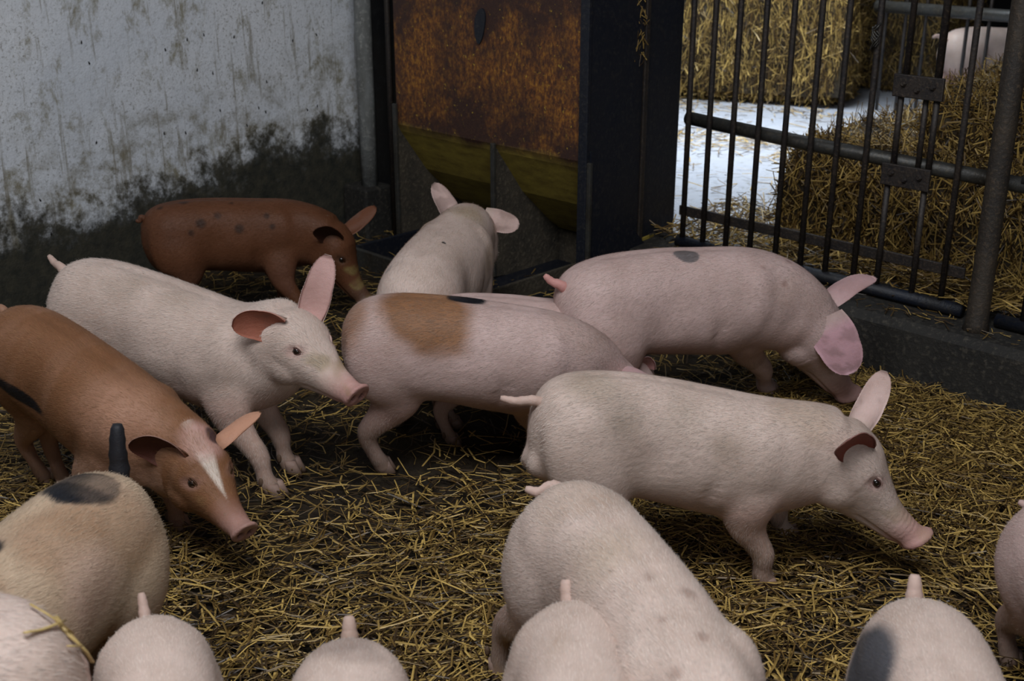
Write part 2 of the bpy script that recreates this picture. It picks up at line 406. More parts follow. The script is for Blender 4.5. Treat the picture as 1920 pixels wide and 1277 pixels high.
def ear_sheet(base, d, nrm, sc, length=.135, width=.098, bend=.35, cup=1.0, twist=0.):
    "leaf-shaped cupped ear; d: pointing direction, nrm: the way the hollow side faces, bend > 0: tip curls to the hollow side"
    d = d / np.linalg.norm(d); nrm = nrm - d * (nrm @ d); nrm /= np.linalg.norm(nrm); s = np.cross(d, nrm)
    nu, nv = 18, 13; P_ = []; D = []; p = base - d * .02 * sc; dd = d.copy()
    for i in range(nu):
        f = .985 * i / (nu - 1); a = bend * f * f * 1.3
        dd = d * cos(a) + nrm * sin(a); nn = nrm * cos(a) - d * sin(a)
        if i: p = p + dd * (length + .02) * sc / (nu - 1)
        wd = width * sc * (.62 + .90 * f - 1.47 * f * f) if f < .55 else width * sc * .67 * sqrt(max(0, 1 - ((f - .40) / .60) ** 2.4)) * 1.04
        wd = max(wd, .002 * sc) * (1.25 if f < .55 else 1.25)
        ca = cup * (1.45 * (1 - f) ** 1.3 + .30)            # half angle of the cross arc
        r = wd / 2 / ca
        ss = s * cos(twist * f) + nn * sin(twist * f); n2 = nn * cos(twist * f) - s * sin(twist * f)
        row = []
        for j in range(nv):
            g = (j / (nv - 1) * 2 - 1) * ca
            row.append(p + ss * r * sin(g) + n2 * (r * (1 - cos(g)) - r * (1 - cos(ca)) * .4))
        P_.append(row); D.append(dd)
    P_ = np.array(P_); th = (np.linspace(.0042, .0016, nu) + .006 * np.clip(1 - np.linspace(0, 1, nu) / .3, 0, 1) ** 2)[:, None, None] * sc
    gu = np.gradient(P_, axis=0); gv = np.gradient(P_, axis=1); nn = np.cross(gu, gv); nn /= np.linalg.norm(nn, axis=2, keepdims=True) + 1e-9
    if (nn[nu // 2, nv // 2] @ nrm) < 0: nn = -nn
    A = (P_ + nn * th * .5).reshape(-1, 3); B = (P_ - nn * th * .5).reshape(-1, 3); n = len(A); Fs = []
    idx = lambda i, j: i * nv + j
    for i in range(nu - 1):
        for j in range(nv - 1):
            Fs.append((idx(i, j), idx(i + 1, j), idx(i + 1, j + 1), idx(i, j + 1)))
            Fs.append((n + idx(i, j), n + idx(i, j + 1), n + idx(i + 1, j + 1), n + idx(i + 1, j)))
    rim = [idx(i, 0) for i in range(nu)] + [idx(nu - 1, j) for j in range(1, nv)] + [idx(i, nv - 1) for i in range(nu - 2, -1, -1)]
    for a, b in zip(rim[:-1], rim[1:]): Fs.append((a, b, n + b, n + a))
    inner = np.r_[np.ones(n), np.zeros(n)]; fu = np.r_[np.repeat(np.linspace(0, 1, nu), nv)] ; fu = np.r_[fu, fu]
    return np.vstack([A, B]), Fs, inner, fu, np.r_[np.repeat(np.array(D), nv, 0), np.repeat(np.array(D), nv, 0)]

COATS = dict(
    white=dict(base=(.63, .49, .425), belly=(.56, .37, .31), leg=(.48, .33, .27), snout=(.54, .30, .27), ear=(.60, .43, .39), hair=(.78, .72, .65)),
    pink=dict(base=(.58, .42, .39), belly=(.52, .34, .30), leg=(.46, .32, .27), snout=(.50, .29, .26), ear=(.56, .36, .36), hair=(.76, .66, .58)),
    ginger=dict(base=(.215, .095, .045), belly=(.46, .27, .19), leg=(.42, .25, .18), snout=(.44, .25, .21), ear=(.36, .21, .155), hair=(.40, .22, .11)),
    red=dict(base=(.135, .052, .024), belly=(.14, .06, .035), leg=(.11, .042, .023), snout=(.13, .07, .045), ear=(.16, .06, .03), hair=(.19, .085, .04)),
    peach=dict(base=(.52, .385, .27), belly=(.52, .34, .26), leg=(.46, .31, .23), snout=(.52, .3, .26), ear=(.54, .35, .3), hair=(.72, .58, .42)))
GREY = (.14, .13, .135); BLACK = (.012, .013, .018); GING = (.30, .145, .070); WHT = (.66, .52, .43)

def make_pig(p):
    R = spine(p); sc = R['sc']; coat = COATS[p.get('coat', 'white')]; A = R['A']
    near = p.get('vox', .005); hsc = sc * p.get('hs', 1.)
    parts = []
    idx = np.linspace(0, len(R['S']) - 1, 64).astype(int)
    parts.append(loft([ring(R['C'][i], R['L'][i], R['U'][i], R['w'][i], R['up'][i], R['dn'][i], 2.25, .92) for i in idx]))
    hx = np.linspace(-.045, .300, 44); ht = cat(HEAD, hx); HT, HU, HL, HO = R['HT'], R['HU'], R['HL'], R['HO']
    parts.append(loft([ring(HO + (HT * hx[k] + HU * ht[k, 0]) * hsc, HL, HU + HT * .30 * sm(hx[k], .24, .29), ht[k, 1] * hsc, ht[k, 2] * hsc, ht[k, 3] * hsc, 2.15, .9) for k in range(len(hx))]))
    # lower jaw, jowls, brow
    parts.append(ellipsoid(HO + (HT * .13 - HU * .058) * hsc, (HL, HU, HT), (.040 * hsc, .030 * hsc, .090 * hsc)))
    for sd in (1, -1):
        parts.append(ellipsoid(HO + (HT * .05 - HU * .042 + HL * sd * .042) * hsc, (HL, HU, HT), (.050 * hsc, .062 * hsc, .072 * hsc)))
        parts.append(ellipsoid(HO + (HT * .088 + HU * .036 + HL * sd * .046) * hsc, (HL, HU, HT), (.022 * hsc, .018 * hsc, .034 * hsc)))
    # shoulder blades and haunches
    for sd in (1, -1):
        i = at(R, .155); parts.append(ellipsoid(R['C'][i] + (R['L'][i] * sd * .070 + R['U'][i] * .020) * sc, (R['L'][i], R['T'][i], R['U'][i]), (.056 * sc, .075 * sc, .105 * sc)))
        i = at(R, -.255); parts.append(ellipsoid(R['C'][i] + (R['L'][i] * sd * .060 + R['U'][i] * .006) * sc, (R['L'][i], R['T'][i], R['U'][i]), (.058 * sc, .100 * sc, .110 * sc)))
    chains = []; hooves = []
    for nm, front, sd in (('HL', 0, 1), ('HR', 0, -1), ('FL', 1, 1), ('FR', 1, -1)):
        i = at(R, .150 if front else -.285)
        f = R['C'][i] + R['L'][i] * sd * (.070 if front else .072) * sc
        q = p.get('feet', {}).get(nm)
        if q is not None:
            if len(q) == 3: f = np.array(q[:2] )
            else: f = f + (R['T'][i] * q[0] + R['L'][i] * q[1]) * np.array([1, 1, 0])
        rg, pos, Fw, Lf = leg_chain(R, sd, front, f)
        parts.append(loft(rg)); chains.append(pos); hooves.append((np.array([f[0], f[1], 0]), Fw, Lf, pos[-1]))
        parts.append(ellipsoid(pos[-1] + np.array([0, 0, -.004 * sc]), (Lf, Fw, np.array([0, 0, 1.])), (.024 * sc, .026 * sc, .022 * sc)))
    if p.get('belly_bump'):
        i = at(R, -.08); parts.append(ellipsoid(R['C'][i] - R['U'][i] * (R['dn'][i] + .0), (R['L'][i], R['T'][i], R['U'][i]), (.03, .05, .03)))
    if p.get('boar'):
        i = at(R, -.355)
        for sd in (1, -1): parts.append(ellipsoid(R['C'][i] + R['T'][i] * .006 - R['U'][i] * .085 * sc + R['L'][i] * sd * .020 * sc, (R['L'][i], R['T'][i], R['U'][i]), (.022 * sc, .030 * sc, .038 * sc)))
    V, li, ls, e = remesh(parts, near)
    # nearest station on the body axis
    ax = np.vstack([R['C'], [HO + HT * h * hsc for h in np.linspace(.0, .296, 50)]]); axs = np.r_[R['S'], .36 + np.linspace(0, .296, 50)]
    axT = np.vstack([R['T'], np.repeat(HT[None], 50, 0)]); axU = np.vstack([R['U'], np.repeat(HU[None], 50, 0)]); axL = np.vstack([R['L'], np.repeat(HL[None], 50, 0)])
    def nearest(Q):
        out = np.empty(len(Q), int); c2 = (ax ** 2).sum(1)
        for a in range(0, len(Q), 20000):
            q = Q[a:a + 20000]; out[a:a + 20000] = np.argmin(c2[None] - 2 * q @ ax.T, 1)
        return out
    ni = nearest(V); S_ = axs[ni]
    w = np.where(S_ > .52, .08, np.where(S_ > .42, .2, .95)); w = w * np.where(V[:, 2] < .24 * sc, .45, 1) * np.where(V[:, 2] < .12 * sc, .4, 1)
    V = smooth_np(V, e, w, int(30 * (.005 / near) ** 1.5 + .5))
    # subtle body modelling: ribs, skin folds, spine groove
    Nn = normals_np(V, li, ls); Vl = (V - A)
    V = V + Nn * (sn(Vl, .9, p.get('seed', 0) * 1.7) * .0018 * sc)[:, None] * (S_ < .45)[:, None]
    rel = V - ax[ni]; ang = np.arctan2((rel * axL[ni]).sum(1), (rel * axU[ni]).sum(1))    # 0 top, + left
    g = np.exp(-(ang / .10) ** 2) * sm(S_, -.33, -.2) * (1 - sm(S_, .05, .2)); V = V - Nn * (g * .0035 * sc)[:, None]
    # flank hollow in front of the thigh, crease behind the shoulder
    for sg in (1, -1):
        a1 = np.exp(-((S_ + .11) / .055) ** 2 - ((ang - sg * 1.6) / .60) ** 2) * .011
        a2 = np.exp(-((S_ - .055) / .022) ** 2 - ((ang - sg * 2.0) / .5) ** 2) * .007
        a3 = np.exp(-((S_ - .275) / .03) ** 2 - ((ang - sg * 1.6) / .6) ** 2) * .006
        V = V - Nn * ((a1 + a2 + a3) * sc)[:, None]
    Vh = V - HO
    hx_ = Vh @ HT / hsc; hy_ = Vh @ HL / hsc; hz_ = Vh @ HU / hsc
    for sd in (1, -1):      # nostrils, eye sockets
        dn = np.sqrt(((hy_ - sd * .015) / .0090) ** 2 + ((hz_ + .029) / .013) ** 2)
        k = (hx_ > .279) * np.clip(1.25 - dn, 0, 1); V = V - HT * (np.minimum(k * 1.6, 1) * .011 * hsc)[:, None]
        de = np.sqrt(((hx_ - .108) / .024) ** 2 + ((hz_ - .030) / .017) ** 2); k = np.clip(1 - de, 0, 1) * (hy_ * sd > .02)
        V = V - HL * sd * (k * .010 * sc)[:, None]
    # wrinkles across the snout, mouth line
    wr = np.sin(hx_ * 520) * .0007 * sm(hx_, .20, .24) * (1 - sm(hx_, .268, .280)) * (hz_ > -.04)
    mz = -.052 - .10 * np.clip(hx_ - .15, -1, 1) * 0; mo = np.exp(-((hz_ + .062 - .06 * (hx_ - .2)) / .004) ** 2) * sm(hx_, .13, .16) * (1 - sm(hx_, .270, .285)) * .006
    Nn = normals_np(V, li, ls); V = V + Nn * ((wr - mo) * sc)[:, None]
    # colours
    ni = nearest(V); S_ = axs[ni]; rel = V - ax[ni]; rad = np.linalg.norm(rel, axis=1)
    base = np.array(coat['base'])[None].repeat(len(V), 0)
    def bl(m, c):
        nonlocal base; base = base * (1 - m[:, None]) + np.array(c, float)[None] * m[:, None]
    lz = V[:, 2] / sc; nz = sn(Vl, 2.2, 3.)
    up = Nn[:, 2]
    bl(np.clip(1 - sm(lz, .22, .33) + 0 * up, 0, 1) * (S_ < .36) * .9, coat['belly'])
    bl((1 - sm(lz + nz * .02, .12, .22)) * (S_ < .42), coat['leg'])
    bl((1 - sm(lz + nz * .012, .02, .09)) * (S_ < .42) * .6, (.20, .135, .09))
    bl(sm(S_ - .36 + nz * .01, .17, .28) * .9, coat['snout'])
    bl(sm(hx_ - .30 * (hz_ + .03), .284, .291) * (S_ > .5), np.array(coat['snout']) * .9)
    for sd in (1, -1):
        dn = np.sqrt(((hy_ - sd * .015) / .0080) ** 2 + ((hz_ + .029) / .0115) ** 2); bl(np.clip((1.05 - dn) * 4, 0, 1) * (hx_ > .272), (.06, .015, .015))
        de = np.sqrt(((hx_ - .108) / .030) ** 2 + ((hz_ - .030) / .022) ** 2); bl(np.clip(1.1 - de, 0, .55) * (hy_ * sd > .02), np.array(coat['snout']) * .75)
    pn = sn(V - A, 1.6, 9.)
    for q in p.get('patches', []):
        c = _surf(R, q); d = np.linalg.norm((V - c) * 1.0, axis=1) / (q['r'] * sc)
        if 'len' in q:
            ds = (S_ - q['s']) / q['len']; da = (np.arctan2((rel * axL[ni]).sum(1), (rel * axU[ni]).sum(1)) - q['a']) / q['wid']
            d = np.sqrt(ds ** 2 + da ** 2)
        so = q.get('soft', .08); m = 1 - sm(d + pn * q.get('n', .10), 1 - so, 1 + so)
        if q.get('notleg', 1): m = m * (rad < .24 * sc)
        bl(m * q.get('o', 1), q['c'])
    dirt = sm(sn(Vl, 1.1, 5.) , .35, 1.0) * p.get('dirt', .25); bl(dirt * (S_ < .45), np.array(coat['base']) * np.array([.62, .56, .44]))
    if p.get('coat') in ('ginger', 'red', 'peach'):
        mo_ = sm(sn(np.stack([S_ * 2.2, ang * .16, S_ * 0], 1), 1.5, 4.), -.2, .9) * (S_ < .5); bl(mo_ * .45, np.array(coat['base']) * .45 + np.array(coat['belly']) * .5)
    fd = sm(sn(Vl, 3.0, 2.), .1, .9) * sm(hx_, .12, .16) * (hz_ > -.02) * (S_ > .44) * p.get('facedirt', .35); bl(fd, (.26, .19, .07))
    # hair direction
    Tn = -axT[ni] + np.array([0, 0, -.25]); leg = (1 - sm(lz, .16, .26)) * (S_ < .42)
    Tn = Tn * (1 - leg[:, None]) + np.array([0, 0, -1.]) * leg[:, None]
    # append ears, tail, hooves, lids
    VV = [V]; LI = [li]; LS = [ls]; CC = [base]; HD = [Tn]; n = len(V); nl = len(li)
    def app(v2, Fs, c2, hd):
        nonlocal n, nl
        v2 = np.asarray(v2); a = []; b = []; k = nl
        for f in Fs: a += [i + n for i in f]; b.append(k); k += len(f)
        VV.append(v2); LI.append(np.array(a, np.int32)); LS.append(np.array(b, np.int32)); CC.append(np.broadcast_to(np.asarray(c2, float), v2.shape).copy())
        HD.append(np.broadcast_to(np.asarray(hd, float), v2.shape).copy()); n += len(v2); nl = k
    cv = lambda f, l, u_: HT * f + HL * l + HU * u_
    for sd, key in ((1, 'earL'), (-1, 'earR')):
        q = dict(d=(-.25, .75, .75), n=(.8, .35, -.2), len=.13, wid=.10, bend=.35, cup=.9, tw=0., b=(.020, .062, .062)); q.update(p.get(key, {}))
        bs = HO + cv(q['b'][0], sd * q['b'][1], q['b'][2]) * hsc
        v2, Fs, inn, fu, dd = ear_sheet(bs, cv(q['d'][0], sd * q['d'][1], q['d'][2]), cv(q['n'][0], sd * q['n'][1], q['n'][2]), sc, q['len'], q['wid'], q['bend'], q['cup'], q['tw'] * sd)
        c_out = np.array(q.get('c', coat['ear'])); c_in = np.array(q.get('ci', c_out * np.array([.86, .70, .66])))  # hollow side redder and darker: back-lit translucency put into the colour
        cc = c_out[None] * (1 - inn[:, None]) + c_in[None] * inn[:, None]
        edge = sm(sn(v2 - A, 4., 1.), .55, .9)[:, None] * .35; cc = cc * (1 - edge) + np.array([.16, .10, .08]) * edge
        bf = (1 - sm(fu, .05, .3))[:, None]; cc = cc * (1 - bf * (1 - inn[:, None])) + np.array(coat['base']) * .95 * bf * (1 - inn[:, None])
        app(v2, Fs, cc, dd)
    # tail
    i = at(R, -.362); tb = R['C'][i] + R['U'][i] * R['up'][i] * .75; tq = p.get('tail', dict(pts=[(.02, 0, -.01), (-.03, 0, .012), (-.07, .01, .03), (-.10, .015, .02)], r=.012))
    tp = np.array([tb + (R['T'][i] * a + R['L'][i] * b + np.array([0, 0, 1.]) * c) * sc for a, b, c in tq['pts']])
    rr = np.linspace(1.35, .72, len(tp)) * tq['r'] * sc; tab = resample(np.c_[tp, rr], 16); rg = []
    for k in range(16):
        t_ = tab[min(k + 1, 15), :3] - tab[max(k - 1, 0), :3]; t_ /= np.linalg.norm(t_); a_ = np.cross(t_, R['L'][i]) if abs(t_ @ R['L'][i]) < .95 else np.cross(t_, R['U'][i]); a_ /= np.linalg.norm(a_)
        r_ = tab[k, 3] * (1 + (.10 if k % 3 == 0 else 0)) * (.65 if k == 15 else 1.); r_ *= 1.5 if k == 0 else 1.2 if k == 1 else 1
        rg.append(ring(tab[k, :3], a_, np.cross(t_, a_), r_, r_, r_))
    v2, Fs = loft(rg); tc = np.array(tq.get('c', np.array(coat['belly']) * .5 + np.array(coat['base']) * .45))
    app(v2, Fs, tc, tp[-1] - tp[0])
    # cloven hooves with dew claws
    for f, Fw, Lf, top in hooves:
        for s2 in (1, -1):
            rg = []
            for z_, rx, ry, fo in ((.040, .0105, .018, .000), (.026, .0120, .021, .004), (.010, .0130, .025, .009), (.0, .0120, .026, .012)):
                rg.append(ring(f + Fw * (fo + .004) * sc + Lf * s2 * .0130 * sc + np.array([0, 0, z_ * sc]), Lf, Fw, rx * sc, ry * sc, ry * .7 * sc))
            v2, Fs = loft(rg); k = sm(v2[:, 2] / sc, .008, .034)[:, None]; app(v2, Fs, np.array([.13, .085, .06]) * (1 - k) + np.array(coat['leg']) * .75 * k, (0, 0, -1))
            v2, Fs = ellipsoid(f - Fw * .022 * sc + Lf * s2 * .016 * sc + np.array([0, 0, .044 * sc]), (Lf, Fw, np.array([0, 0, 1.])), (.006 * sc, .007 * sc, .012 * sc)); app(v2, Fs, (.14, .09, .06), (0, 0, -1))
    # eyelids
    eyes = []
    for sd in (1, -1):
        Q = HO + cv(.108, 0, .030) * hsc     # find skin surface sideways
        m = (abs(hx_ - .108) < .008) & (abs(hz_ - .030) < .008) & (hy_ * sd > 0)
        yy = np.abs(((V - HO) @ HL)[m]).mean() / hsc if m.any() else .06
        yaw_ = .30; X = HT * cos(yaw_) + (-HL * sd) * sin(yaw_); Nrm = HL * sd * cos(yaw_) + HT * sin(yaw_); Nrm = Nrm * .97 + HU * .22; Nrm /= np.linalg.norm(Nrm)
        c = HO + cv(.108, sd * yy, .030) * hsc
        eyes.append((c - Nrm * .0022 * hsc, .0112 * hsc))
        Uu = np.cross(Nrm, X); Uu /= np.linalg.norm(Uu); Uu = Uu if Uu @ HU > 0 else -Uu
        for k, (a_, b_, r_, cl) in enumerate(((.0132, .0080, .0017, (.13, .06, .05)), (.0180, .0122, .0030, None))):
            pts = []; nn = 26
            for j in range(nn):
                t_ = 2 * pi * j / nn; pts.append(c + (X * a_ * cos(t_) + Uu * (b_ * sin(t_) * (1.0 if sin(t_) > 0 else .8) - .002 * cos(t_)) + Nrm * (.0052 - .0045 * cos(t_) ** 2 - k * .0035)) * hsc)
            pts = np.array(pts); vr = []; 
            for j in range(nn):
                t_ = pts[(j + 1) % nn] - pts[j - 1]; t_ /= np.linalg.norm(t_); a1 = np.cross(t_, Nrm); a1 /= np.linalg.norm(a1)
                for q_ in range(8): vr.append(pts[j] + (a1 * cos(q_ * pi / 4) + np.cross(t_, a1) * sin(q_ * pi / 4)) * r_ * hsc)
            Fs = [(j * 8 + q_, j * 8 + (q_ + 1) % 8, ((j + 1) % nn) * 8 + (q_ + 1) % 8, ((j + 1) % nn) * 8 + q_) for j in range(nn) for q_ in range(8)]
            if p.get('coat') in ('ginger', 'red'): cl = np.array(coat['base']) * .35
            app(vr, Fs, cl if cl is not None else np.array(coat['snout']) * .35 + np.array(coat['base']) * .55, -HT)
    V = np.vstack(VV); li = np.concatenate(LI); ls = np.concatenate(LS); cc = np.vstack(CC); hd = np.vstack(HD)
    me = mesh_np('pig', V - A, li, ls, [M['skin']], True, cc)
    o = link(bpy.data.objects.new('pig', me)); o.location = A + np.array([0, 0, p.get('pz', 0)]); tag(o, p['label'], 'pig', 'pigs standing in the straw pen' if not p.get('pz') else None)
    for c, r in eyes:
        v2, Fs = ellipsoid(c - A, (HL, HU, HT), (r, r, r), m=14)
        mb = MB(); mb.add(v2, Fs); mb.build('eye', M['eye'], o, smooth=True)
    # short coat hair
    nh = int(p.get('hair', 26000) * 2.4)
    if nh:
        nn_ = np.empty(len(me.vertices) * 3, np.float32); me.vertices.foreach_get('normal', nn_); nn_ = nn_.reshape(-1, 3).astype(float)
        nq = len(VV[0]); earn = len(VV[1]) + len(VV[2])
        r2 = np.random.default_rng(p.get('seed', 1) + 5)
        q = LI[0].reshape(-1, 4); pick = r2.integers(0, len(q), nh); qq = q[pick]; b4 = r2.dirichlet((1, 1, 1, 1), nh)
        P0 = np.einsum('ij,ijk->ik', b4, V[qq]); N0 = np.einsum('ij,ijk->ik', b4, nn_[qq]); D0 = np.einsum('ij,ijk->ik', b4, hd[qq]); C0 = np.einsum('ij,ijk->ik', b4, cc[qq])
        ne = nh // 20; pe = r2.integers(nq, nq + earn, ne); P0 = np.vstack([P0, V[pe]]); N0 = np.vstack([N0, nn_[pe]]); D0 = np.vstack([D0, hd[pe]]); C0 = np.vstack([C0, cc[pe]])
        keep = ((P0 - HO) @ HT / hsc < .19) & (P0[:, 2] > .04); P0, N0, D0, C0 = P0[keep], N0[keep], D0[keep], C0[keep]; nh = len(P0)
        isear = np.zeros(nh, bool); isear[-int(ne):] = True
        D0 = D0 - N0 * (D0 * N0).sum(1)[:, None]; D0 /= np.linalg.norm(D0, axis=1, keepdims=True) + 1e-6
        D0 = D0 + N0 * r2.uniform(.04, .26, nh)[:, None] + r2.normal(size=(nh, 3)) * .14; D0 /= np.linalg.norm(D0, axis=1, keepdims=True)
        Ln = r2.uniform(.008, .016, nh) * p.get('hl', 1.) * sc * np.where(isear, .22, 1)
        Sd = np.cross(D0, N0); Sd /= np.linalg.norm(Sd, axis=1, keepdims=True) + 1e-6; wd = (.00023 * sc)
        mid = P0 + D0 * Ln[:, None] * .55; tip = P0 + D0 * Ln[:, None] - N0 * (Ln * .12)[:, None]
        HV = np.stack([P0 - Sd * wd, P0 + Sd * wd, mid + Sd * wd * .8, mid - Sd * wd * .8, tip], 1).reshape(-1, 3) - A
        k = np.arange(nh)[:, None] * 5; L_ = np.concatenate([np.hstack([k, k + 1, k + 2, k + 3, k + 3, k + 2, k + 4])]).ravel()
        S0 = (np.arange(nh)[:, None] * 7 + np.array([0, 4])[None]).ravel()
        hc = C0 * .65 + np.array(coat['hair']) * .35 * (C0.mean(1, keepdims=True) / np.mean(coat['base'])).clip(.02, 1.05)
        hm = mesh_np('coat_hair', HV, L_, S0, [M['hair']], True, np.repeat(hc * r2.uniform(.72, 1.18, nh)[:, None], 5, 0))
        ho = link(bpy.data.objects.new('coat_hair', hm), o); ho['kind'] = 'stuff'
    return o
def _surf(R, q):
    i = at(R, q['s']); a = q['a']; 
    return R['C'][i] + R['L'][i] * sin(a) * R['w'][i] + R['U'][i] * cos(a) * (R['up'][i] if cos(a) > 0 else R['dn'][i])
# ------------------------------------------------------------------ straw
def stalks(n, pos_fn, seed, ln=(.06, .20), wd=(.0016, .0032), col=1.0, curl=.5):
    """n bent, slightly flattened stalks as one mesh. pos_fn(rng,n) -> centre (n,3), direction (n,3), face normal (n,3)"""
    r = np.random.default_rng(seed); C, D, Nn = pos_fn(r, n)
    D = D / np.linalg.norm(D, axis=1, keepdims=True); S = np.cross(D, Nn); S /= np.linalg.norm(S, axis=1, keepdims=True) + 1e-9; Nn = np.cross(S, D)
    L = (r.uniform(ln[0], ln[1], n) * r.uniform(.5, 1, n))[:, None]; w = r.uniform(wd[0], wd[1], n)[:, None]; h = w * r.uniform(.25, .8, n)[:, None]
    kink = r.normal(size=(n, 1)) * .10 * curl * L; kn = r.normal(size=(n, 1)) * .05 * curl * L
    kk = r.uniform(.3, .7, n)[:, None]
    pts = [C - D * L * .5, C - D * L * .5 + D * L * kk + S * kink + Nn * kn, C + D * L * .5]
    V = np.stack([q for p_ in pts for q in (p_ + S * w, p_ + Nn * h, p_ - S * w, p_ - Nn * h)], 1).reshape(-1, 3)
    base = np.arange(n)[:, None] * 12
    f = []
    for a in (0, 4):
        for k in range(4): f += [a + k, a + (k + 1) % 4, a + 4 + (k + 1) % 4, a + 4 + k]
    f += [3, 2, 1, 0, 8, 9, 10, 11]
    LI = (base + np.array(f)[None]).ravel(); LS = np.arange(n * 10) * 4
    t = r.uniform(0, 1, n) ** 1.5; c0 = np.array((.12, .066, .016)); c1 = np.array((.64, .43, .125)); c2 = np.array((.045, .026, .011))
    c = c0 * (1 - t[:, None]) + c1 * t[:, None]; m = (r.uniform(size=n) < .28)[:, None]; c = np.where(m, c2, c) * col
    return V, LI, LS, np.repeat(c, 12, 0)
def floor_pos(s0, s1, t0, t1, z0, z1, dens=None, flat=.12):
    def fn(r, n):
        S_ = np.empty(0); T_ = np.empty(0)
        while len(S_) < n:
            a = r.uniform(s0, s1, n * 2); b = r.uniform(t0, t1, n * 2)
            k = np.ones(len(a), bool) if dens is None else r.uniform(size=len(a)) < dens(a, b)
            S_ = np.r_[S_, a[k]]; T_ = np.r_[T_, b[k]]
        S_, T_ = S_[:n], T_[:n]; z = r.uniform(z0, z1, n) + fl_h(S_, T_)
        C = O - S_[:, None] * v + T_[:, None] * u; C[:, 2] += z
        # locally aligned clumps
        fx = np.stack([C[:, 0], C[:, 1], C[:, 2] * 0], 1); a = r.uniform(0, 2 * pi, n) * .6 + sn(fx, .35, 1.) * 1.6 + .3
        D = np.stack([np.cos(a), np.sin(a), r.normal(size=n) * flat], 1); Nn = np.stack([r.normal(size=n) * .25, r.normal(size=n) * .25, np.ones(n)], 1)
        return C, D, Nn
    return fn
def fl_h(S_, T_):
    q = np.stack([S_, T_, S_ * 0], 1); return .010 * sn(q, .45, .3) + .004 * sn(q, 1.2, 2.)
def stalk_object(name, n, fn, seed, m, parent=None, extra=None, **kw):
    V, LI, LS, c = stalks(n, fn, seed, **kw); me = mesh_np(name, V, LI, LS, [m], False, c)
    return link(bpy.data.objects.new(name, me), parent)

# ------------------------------------------------------------------ the setting
def grid_mesh(name, m, s0, s1, t0, t1, step, hf):
    ss = np.arange(s0, s1 + step, step); tt = np.arange(t0, t1 + step, step); A_, B_ = np.meshgrid(ss, tt, indexing='ij')
    V = O - A_.ravel()[:, None] * v + B_.ravel()[:, None] * u; V[:, 2] = hf(A_.ravel(), B_.ravel())
    i = np.arange(len(ss) - 1)[:, None] * len(tt) + np.arange(len(tt) - 1)[None]; i = i.ravel()
    LI = np.stack([i, i + len(tt), i + len(tt) + 1, i + 1], 1).ravel(); me = mesh_np(name, V, LI, np.arange(len(i)) * 4, [m])
    return link(bpy.data.objects.new(name, me))
floor = grid_mesh('floor', M['mud'], -1.9, 4.2, -4.8, .9, .03, lambda a, b: fl_h(a, b) - .012); tag(floor, kind='structure')
PZ = .13       # level of the passage beyond the gate
floor2 = MB().box(-4.6, 4.2, .22, 8.5, -.2, PZ).build('floor', M['concrete'], frame=1); tag(floor2, kind='structure')
wl = MB().box(-2.0, -1.78, -4.8, -.02, -.1, 2.9).build('wall_left', M['wall']); wl.matrix_world = MW; tag(wl, kind='structure')
wl.modifiers.new('b', 'BEVEL').width = .01
wb = MB().box(-4.6, -1.35, .55, .75, -.1, 2.9).box(-2.0, -.55, .46, .56, -.1, 2.9).box(-2.0, -1.80, -.018, .6, -.1, 2.9).build('wall_back', M['dark'], frame=1); tag(wb, kind='structure')
wf = MB().box(-4.6, 4.2, 8.5, 8.7, -.1, 3.2).build('wall_far', M['dark'], frame=1); tag(wf, kind='structure')
cb = MB().prism([(-.0, -.05), (.005, .17), (.03, .195), (.28, .21), (.28, -.05)], 0, -.30, 4.2)
cb.V = [(a, b, c) for a, b, c in cb.V]
curb = cb.build('trim_1', M['curb'], frame=1); tag(curb, 'dark concrete kerb under the barred gate', kind='structure')

# corner pipe and the dark gap beside it
pp = MB().tube([W(-1.635, -.12, z) for z in (.22, .6, 1.2, 1.9, 2.6)], .036, 14).build('corner_pipe', M['pipe'], smooth=True)
tag(pp, 'limewashed vertical pipe standing in the corner beside the stained plaster wall', 'pipe')
plinth = MB().box(-1.74, -1.58, -.19, -.04, -.03, .235).build('pipe_plinth', M['curb'], frame=1, bevel=.012)
tag(plinth, 'low dark concrete block the corner pipe stands on', 'block')
for k, (s_, r_) in enumerate(((-1.545, .013), (-1.475, .010), (-1.415, .012))):
    o = MB().tube([W(s_, -.06 + .05 * k, z) for z in (-.01, .8, 1.6, 2.6)], r_, 8).build('upright_rod', M['bar'] if k != 1 else M['pipe'], smooth=True)
    tag(o, ('thick dark rod nearest the corner pipe', 'thin pale rod in the gap between pipe and feeder', 'dark rod touching the rusty feeder edge')[k], 'rod', 'rods in the gap beside the feeder')

# ------------------------------------------------------------------ feeder
fd = empty('pig_feeder', tuple(W(-.82, 0, 0))); tag(fd, 'tall rusty yellow steel feeder hopper with dirty divider plates below', 'feeder')
def fpart(mb, name, m, parent, **kw):
    mb2 = MB(); mb2.V = [tuple(W(*p)) for p in mb.V]; mb2.F = mb.F; loc = Vector(parent.location) if parent is fd else Vector(parent.parent.location)
    mb2.V = [(a - loc.x, b - loc.y, c - loc.z) for a, b, c in mb2.V]; return mb2.build(name, m, parent, **kw)
